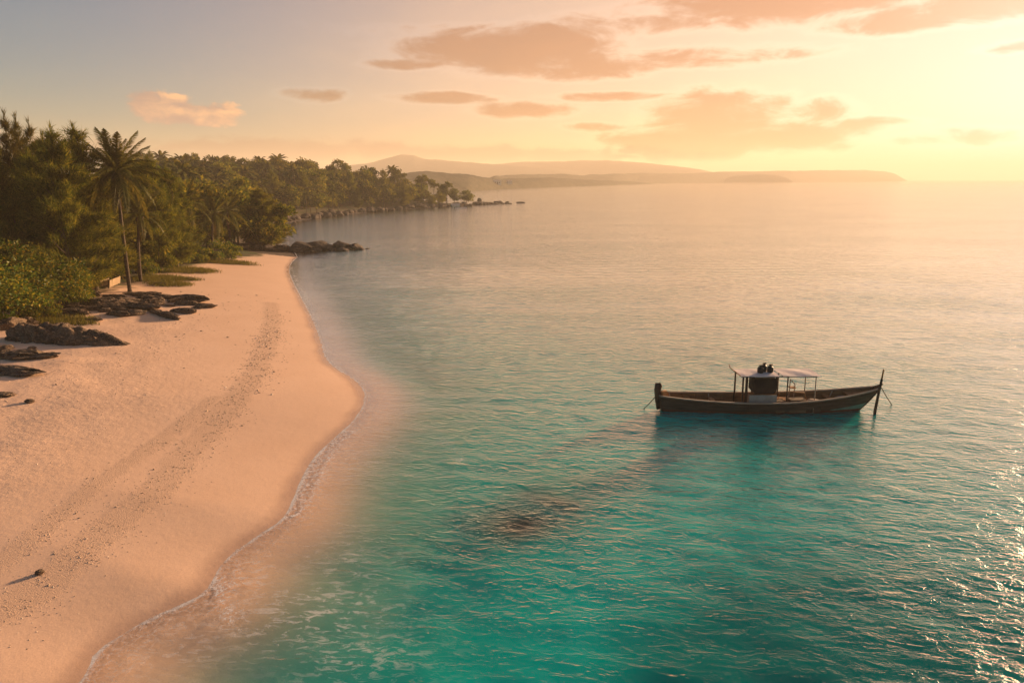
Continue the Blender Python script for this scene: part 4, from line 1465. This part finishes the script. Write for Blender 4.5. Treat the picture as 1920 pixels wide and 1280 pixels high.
M['orange_wood'] = simple_mat('orange_wood', (0.28, 0.12, 0.04), (0.42, 0.20, 0.07), 4.0, .7, .3, .01)
M['rope'] = simple_mat('rope', (0.16, 0.13, 0.09), (0.26, 0.21, 0.15), 20.0, .9, .4, .005)
BOAT0 = G(1243, 768)
BOATX = float(G(1614, 767)[0] - BOAT0[0])
PXM = BOATX / 371.0


def bx(px):
    return (px - 1243) * PXM


L_T0, L_T1 = bx(1232), bx(1642)


def sheer(t):
    return .60 + (.20 * ((.45 - t) / .45) ** 2 if t < .45 else .54 * ((t - .45) / .55) ** 2.1)


def beam(t):
    return .88 * math.sin(math.pi * min(.06 + t * .925, 1)) ** .62 + .015


def hull_pt(t, v, side, inset=0.0):
    zk = -.42 + .30 * max(0, (t - .8) / .2) ** 2
    x = (bx(1246) + (bx(1606) - bx(1246)) * t) * (1 - v) + (L_T0 + (L_T1 - L_T0) * t) * v
    x = x + .10 * math.sin(math.pi * v) * (t - .5)
    w = max(beam(t) * v ** .42 * (.93 + .07 * v) - inset, .004)
    return np.array([x, side * w, zk + (sheer(t) - zk) * v])


def v_at(t, z):
    zk = -.42 + .30 * max(0, (t - .8) / .2) ** 2
    return min(max((z - zk) / (sheer(t) - zk), 0), 1)


def boat():
    t0 = link('wooden_boat', None, None, BOAT0)
    tag(t0, 'long dark wooden boat with a pale canopy moored in the turquoise water', 'boat')
    NS, NV = 48, 12
    V, F = [], []
    for i in range(NS + 1):
        t = i / NS
        for j in range(-NV, NV + 1):
            V.append(hull_pt(t, abs(j) / NV, -1 if j < 0 else 1))
    W = 2 * NV + 1
    F = [(i * W + j, (i + 1) * W + j, (i + 1) * W + j + 1, i * W + j + 1) for i in range(NS) for j in range(W - 1)]
    F += [tuple(range(W))[::-1], tuple(range(NS * W, NS * W + W))]
    link('hull', mesh_np('hull', np.array(V), F, [M['hull_paint']], True), t0)
    # planked lining, each strake a piece
    for side in (-1, 1):
        for k in range(4):
            va, vb = .40 + .145 * k + .008, .40 + .145 * (k + 1) - .004
            P, Q = [], []
            n = 30
            for i in range(n + 1):
                t = .015 + .97 * i / n
                for v, ins in ((va, .045), (vb, .045)):
                    P.append(hull_pt(t, v, side, ins + .004 * (k % 2)))
            Fp = [(2 * i, 2 * i + 2, 2 * i + 3, 2 * i + 1) for i in range(n)]
            link('strake', mesh_np('strake', np.array(P), Fp, [M['inner_wood']], True), t0)
        # rail along the sheer
        P = []
        n = 40
        for i in range(n + 1):
            t = i / n
            c = hull_pt(t, 1, side)
            for dy, dz in ((-.075, -.01), (.035, -.01), (.035, .045), (-.075, .045)):
                P.append(c + np.array([0, side * dy, dz]))
        Fp = [(4 * i + a, 4 * i + 4 + a, 4 * i + 4 + (a + 1) % 4, 4 * i + (a + 1) % 4) for i in range(n) for a in range(4)]
        Fp += [(0, 1, 2, 3), (4 * n + 3, 4 * n + 2, 4 * n + 1, 4 * n)]
        g = link('gunwale', mesh_np('gunwale', np.array(P), Fp, [M['rail_wood']]), t0)
        # red-brown band at the waterline, and the green flash at the bow
        P = []
        for i in range(n + 1):
            t = .004 + .992 * i / n
            for z in (-.05, .12):
                q = hull_pt(t, v_at(t, z), side)
                P.append(q + np.array([0, side * .007, 0]))
        link('waterline_stripe', mesh_np('waterline_stripe', np.array(P), [(2 * i, 2 * i + 2, 2 * i + 3, 2 * i + 1) for i in range(n)], [M['boot_paint']], True), t0)
        P = []
        for i in range(13):
            t = .80 + .185 * i / 12
            hgt = .04 + .26 * (i / 12)
            for z in (.125, .125 + hgt):
                q = hull_pt(t, v_at(t, z), side)
                P.append(q + np.array([0, side * .008, 0]))
        link('bow_flash', mesh_np('bow_flash', np.array(P), [(2 * i, 2 * i + 2, 2 * i + 3, 2 * i + 1) for i in range(12)], [M['green_paint']], True), t0)['label'] = 'pale green painted flash at the bow'
        # rub strip
        pts = [hull_pt(i / 30, .90, side) + np.array([0, side * .012, 0]) for i in range(31)]
        MB().tube(pts, .022, 5).build('rub_strip', M['dark_timber'], t0, True)
    # ribs
    for i in range(15):
        t = .06 + .88 * i / 14
        for side in (-1, 1):
            pts = [hull_pt(t, v, side, .075) for v in (.42, .6, .8, .98)]
            MB().tube(pts, .028, 4).build('rib', M['rail_wood'] if i % 3 == 0 else M['inner_wood'], t0)
    # floor boards
    for k in range(5):
        y0 = -.5 + .2 * k
        P = []
        for i in range(25):
            t = .05 + .9 * i / 24
            wmax = hull_pt(t, v_at(t, .06), 1, .06)[1]
            x = hull_pt(t, v_at(t, .06), 1)[0]
            P += [(x, max(-wmax, min(wmax, y0 + .008)), .06 + .003 * (k % 2)), (x, max(-wmax, min(wmax, y0 + .192)), .06 + .003 * (k % 2))]
        link('floor_board', mesh_np('floor_board', np.array(P), [(2 * i, 2 * i + 2, 2 * i + 3, 2 * i + 1) for i in range(24)], [M['deck_wood']]), t0)
    for px in (1290, 1335, 1550):
        x = bx(px)
        t = (x - L_T0) / (L_T1 - L_T0)
        w = beam(t) * .86
        MB().box((x, 0, sheer(t) - .17), (.22, 2 * w, .04)).build('thwart', M['inner_wood'], t0)
    # fore deck and stern deck boards
    for k in range(5):
        t = .86 + .026 * k
        a, b = hull_pt(t, .93, 1, .05), hull_pt(t + .0245, .93, 1, .05)
        MB().add([(a[0], -a[1], a[2]), (b[0], -b[1], b[2]), (b[0], b[1], b[2]), (a[0], a[1], a[2])], [(0, 1, 2, 3)]).build('deck_plank', M['inner_wood'], t0)
    # stem and stern posts
    tip = hull_pt(1, 1, 1)
    MB().add([(tip[0] - .34, -.05, tip[2] - .30), (tip[0] - .34, .05, tip[2] - .30), (tip[0] - .30, .06, tip[2] + .05), (tip[0] - .30, -.06, tip[2] + .05), (tip[0] + .10, -.03, tip[2] + .10), (tip[0] + .10, .03, tip[2] + .10), (tip[0] + .14, .03, tip[2] + .20), (tip[0] + .14, -.03, tip[2] + .20)],
             [(0, 1, 5, 4), (1, 2, 6, 5), (2, 3, 7, 6), (3, 0, 4, 7), (4, 5, 6, 7), (0, 3, 2, 1)]).build('stem_post', M['dark_timber'], t0)
    st = hull_pt(0, 1, 1)
    MB().tube([(st[0] + .06, 0, .05), (st[0] - .01, 0, .6), (st[0] - .02, 0, 1.02), (st[0] + .02, 0, 1.30), (st[0] + .10, 0, 1.36)], [.10, .13, .17, .19, .10], 8).build('stern_post', M['dark_timber'], t0, True)
    MB().box((st[0] + .32, .02, sheer(0) + .06), (.34, .30, .20), rz=.2, taper=.7).build('stern_block', M['orange_wood'], t0)
    # canopy on posts
    x0, x1, zr = bx(1374), bx(1516), 1.90
    yn, yf = -.70, .62
    for px, r, ys in ((1381, .045, (-.60, .55)), (1393, .065, (-.20,)), (1462, .032, (-.60, .55)), (1513, .026, (-.60, .55))):
        for yy in ys:
            x = bx(px)
            MB().tube([(x, yy, .06), (x, yy, 1.0), (x - .02, yy, zr - .03)], r, 7).build('canopy_post', M['dark_timber'] if r > .03 else M['rail_wood'], t0, True)
    for yy in (-.60, .55):
        MB().box(((x0 + x1) / 2, yy, zr - .035), (x1 - x0 - .1, .05, .05)).build('canopy_beam', M['dark_timber'], t0)
    # roof sheets, slightly cambered, in two lengths
    for k, (a, b) in enumerate(((x0, bx(1446)), (bx(1447), x1))):
        P, n = [], 8
        m2 = 6
        for i in range(n + 1):
            for j in range(m2 + 1):
                u, w = i / n, j / m2
                z = zr + .035 * math.sin(math.pi * w) + .012 * math.sin(9 * u + 4 * w + k) + .012 * k
                P.append((a + (b - a) * u - .10 * (1 - w) * (-1 if k else 0), yn + (yf - yn) * w, z))
        Fp = [(i * (m2 + 1) + j, (i + 1) * (m2 + 1) + j, (i + 1) * (m2 + 1) + j + 1, i * (m2 + 1) + j + 1) for i in range(n) for j in range(m2)]
        nb = len(P)
        P += [(p[0], p[1], p[2] - .022) for p in P]
        Fp += [tuple(q + nb for q in f[::-1]) for f in Fp]
        ring = [i * (m2 + 1) for i in range(n + 1)] + [n * (m2 + 1) + j for j in range(1, m2 + 1)] + [i * (m2 + 1) + m2 for i in range(n - 1, -1, -1)] + [j for j in range(m2 - 1, 0, -1)]
        Fp += [(ring[i], ring[i] + nb, ring[(i + 1) % len(ring)] + nb, ring[(i + 1) % len(ring)]) for i in range(len(ring))]
        link('canopy_roof', mesh_np('canopy_roof', np.array(P), Fp, [M['canopy_sheet']]), t0)
    MB().tube([(x0 - .02, yn - .02, zr + .03), (x0 - .10, yf + .02, zr + .06), (x0 - .14, yf + .06, zr + .22)], .022, 6).build('canopy_end_bar', M['orange_wood'], t0)
    # engine casing with its stand
    b = MB()
    xa, xb = bx(1404), bx(1448)
    prof = [(.10, .92), (0, 1.02), (0, 1.58), (.07, 1.70), (xb - xa - .12, 1.70), (xb - xa, 1.55), (xb - xa - .05, 1.02), (xb - xa - .15, .90)]
    P = [(xa + q[0], -.30, q[1]) for q in prof] + [(xa + q[0], .36, q[1]) for q in prof]
    n = len(prof)
    b.add(P, [tuple(range(n))[::-1], tuple(range(n, 2 * n))] + [(i, (i + 1) % n, (i + 1) % n + n, i + n) for i in range(n)])
    ec = b.build('engine_cover', M['dark_tarp'], t0)
    MB().box(((xa + xb) / 2, .03, .49), (xb - xa - .2, .5, .84)).build('engine_stand', M['inner_wood'], t0)
    MB().tube([(xb + .08, .1, .9), (xb + .14, .1, 1.3), (xb + .10, .1, 1.60), (xb + .22, .1, 1.66)], [.05, .06, .055, .04], 7).build('exhaust_pipe', M['dark_tarp'], ec, True)
    sp_ = MB().box(((bx(1394) + bx(1444)) / 2, -.60, .74), (bx(1444) - bx(1394), .05, .40), rx=-.08).build('side_panel', M['panel_white'], t0)
    sp_['label'] = 'pale board standing on the near rail'
    for px in (1394, 1418, 1443):
        MB().box((bx(px), -.565, .70), (.05, .03, .52)).build('panel_batten', M['rail_wood'], sp_)
    # helm bench and frame
    xs = bx(1478)
    for dx in (0, .24):
        MB().tube([(xs + dx, .15, .5), (xs + dx, .15, 1.52 - dx)], .025, 5).build('helm_frame', M['rail_wood'], t0)
    MB().tube([(xs, .15, 1.5), (xs + .24, .15, 1.27)], .022, 5).build('helm_frame', M['rail_wood'], t0)
    MB().box((xs + .12, .15, 1.1), (.28, .3, .04)).build('helm_shelf', M['orange_wood'], t0)
    for i in range(3):
        MB().box((bx(1466) + .02, -.42 + .3 * i, .55), (.7, .26, .05)).build('bench_board', M['orange_wood'], t0)
    MB().tube([(bx(1450), -.35, .62), (bx(1452), -.35, .96), (bx(1475), -.35, 1.02), (bx(1498), -.35, .98), (bx(1502), -.35, .62)], .03, 6).build('grab_rail', M['orange_wood'], t0, True)
    return t0


BOAT = boat()


def boat_thing(name, label, cat, group=None, loc=(0, 0, 0)):
    o = link(name, None, None, BOAT0 + np.array(loc))
    return tag(o, label, cat, group)


for i, (px, yy, hh, r, lb) in enumerate([(1416, -.18, .36, .15, 'black canister on the boat canopy, first from the stern'), (1425, .02, .42, .14, 'black canister on the boat canopy, middle of three'), (1435, -.10, .38, .15, 'black canister on the boat canopy, nearest the bow')]):
    w = (yy + .70) / 1.32
    c = boat_thing('canister', lb, 'canister', 'black canisters on the canopy', (bx(px), yy, 1.90 + .035 * math.sin(math.pi * w) + .002))
    MB().lathe([(r * .8, 0), (r, .04), (r, hh * .62), (r * .8, hh * .74), (r * .35, hh * .80), (r * .35, hh * .9)], (0, 0, 0), 10).build('body', M['black_plastic'], c, True)
    MB().lathe([(r * .42, hh * .9), (r * .42, hh)], (0, 0, 0), 10).build('cap', M['black_plastic'], c)
    MB().tube([(-r * .6, 0, hh * .72), (-r * .5, 0, hh * 1.02), (r * .5, 0, hh * 1.06), (r * .6, 0, hh * .72)], .016, 5).build('handle', M['black_plastic'], c)


def crate(px, yy, z, s, label, mat, rz=0.0):
    c = boat_thing('crate', label, 'crate', 'crates in the boat', (bx(px), yy, z))
    c.rotation_euler = (0, 0, rz)
    w, d, h = s
    for sy in (-1, 1):
        for k in range(3):
            MB().box((0, sy * d / 2, h * (k + .5) / 3), (w, .02, h / 3 * .86)).build('slat', mat, c)
    for sx in (-1, 1):
        for k in range(3):
            MB().box((sx * (w / 2 - .012), 0, h * (k + .5) / 3), (.02, d - .03, h / 3 * .86)).build('slat', mat, c)
    MB().box((0, 0, .02), (w - .05, d - .05, .03)).build('bottom', mat, c)
    MB().box((0, 0, h - .03), (w - .06, d - .06, .02)).build('lid', mat, c)


crate(1452, -.46, .066, (.42, .40, .60), 'brown crate in the boat right beside the pale board', M['deck_wood'])
crate(1484, -.42, .066, (.80, .46, .66), 'largest brown crate, under the canopy towards the bow', M['deck_wood'], .03)
crate(1515, -.36, .066, (.62, .5, .48), 'low brown crate at the bow end of the canopy', M['dark_timber'], -.05)


def bundle(px, yy, z, s, label, mat, seed, name='tarpaulin', cat='tarpaulin'):
    me = rock_mesh(name, seed, 3, .3)
    me.materials.clear()
    me.materials.append(mat)
    o = link(name, me, None, BOAT0 + np.array([bx(px), yy, z]))
    o.scale = s
    tag(o, label, cat)


bundle(1578, 0, .42, (.55, .42, .36), 'crumpled grey tarpaulin lying in the bow of the boat', M['grey_tarp'], 71)
bundle(1516, -.36, .585, (.40, .26, .10), 'pale folded cloth on the low crate near the bow', M['rail_wood'], 72, 'cloth', 'cloth')
bundle(1362, .05, .16, (.36, .30, .12), 'dark heap of netting on the floor boards aft', M['dark_tarp'], 73, 'fishing_net', 'net')

# stake and mooring lines
sp = G(1640, 776)
MB().tube([(0, 0, -4.0), (.0, 0, .2), (.07, 0, 1.2), (.14, .02, 1.75)], [.075, .07, .06, .055], 8).build('stake', M['dark_timber'], None, True, sp)
tag(bpy.data.objects['stake'], 'thick wooden mooring stake standing in the water at the bow', 'stake')
_s2 = MB().tube([(.13, .02, 1.70), (.17, .02, 2.22)], [.045, .035], 7).build('splint', M['orange_wood'], bpy.data.objects['stake'], True)


def line_rope(a, b, sag, label):
    a, b = np.array(a, float), np.array(b, float)
    pts = [a * (1 - f) + b * f - np.array([0, 0, sag * math.sin(math.pi * f)]) for f in np.linspace(0, 1, 14)]
    o = MB().tube(pts, .022, 6).build('mooring_rope', M['rope'], None, True)
    tag(o, label, 'rope', 'mooring ropes of the boat')


st = BOAT0 + np.array([L_T0 + .0, 0, .85])
e = G(1196, 764)
line_rope(st, (*e[:2], -.25), .12, 'rope slanting into the water from the stern of the boat')
st = BOAT0 + np.array([L_T1 + .02, 0, 1.25])
e = G(1678, 756)
line_rope(st, (*e[:2], -.25), .05, 'rope slanting into the water from the bow of the boat')
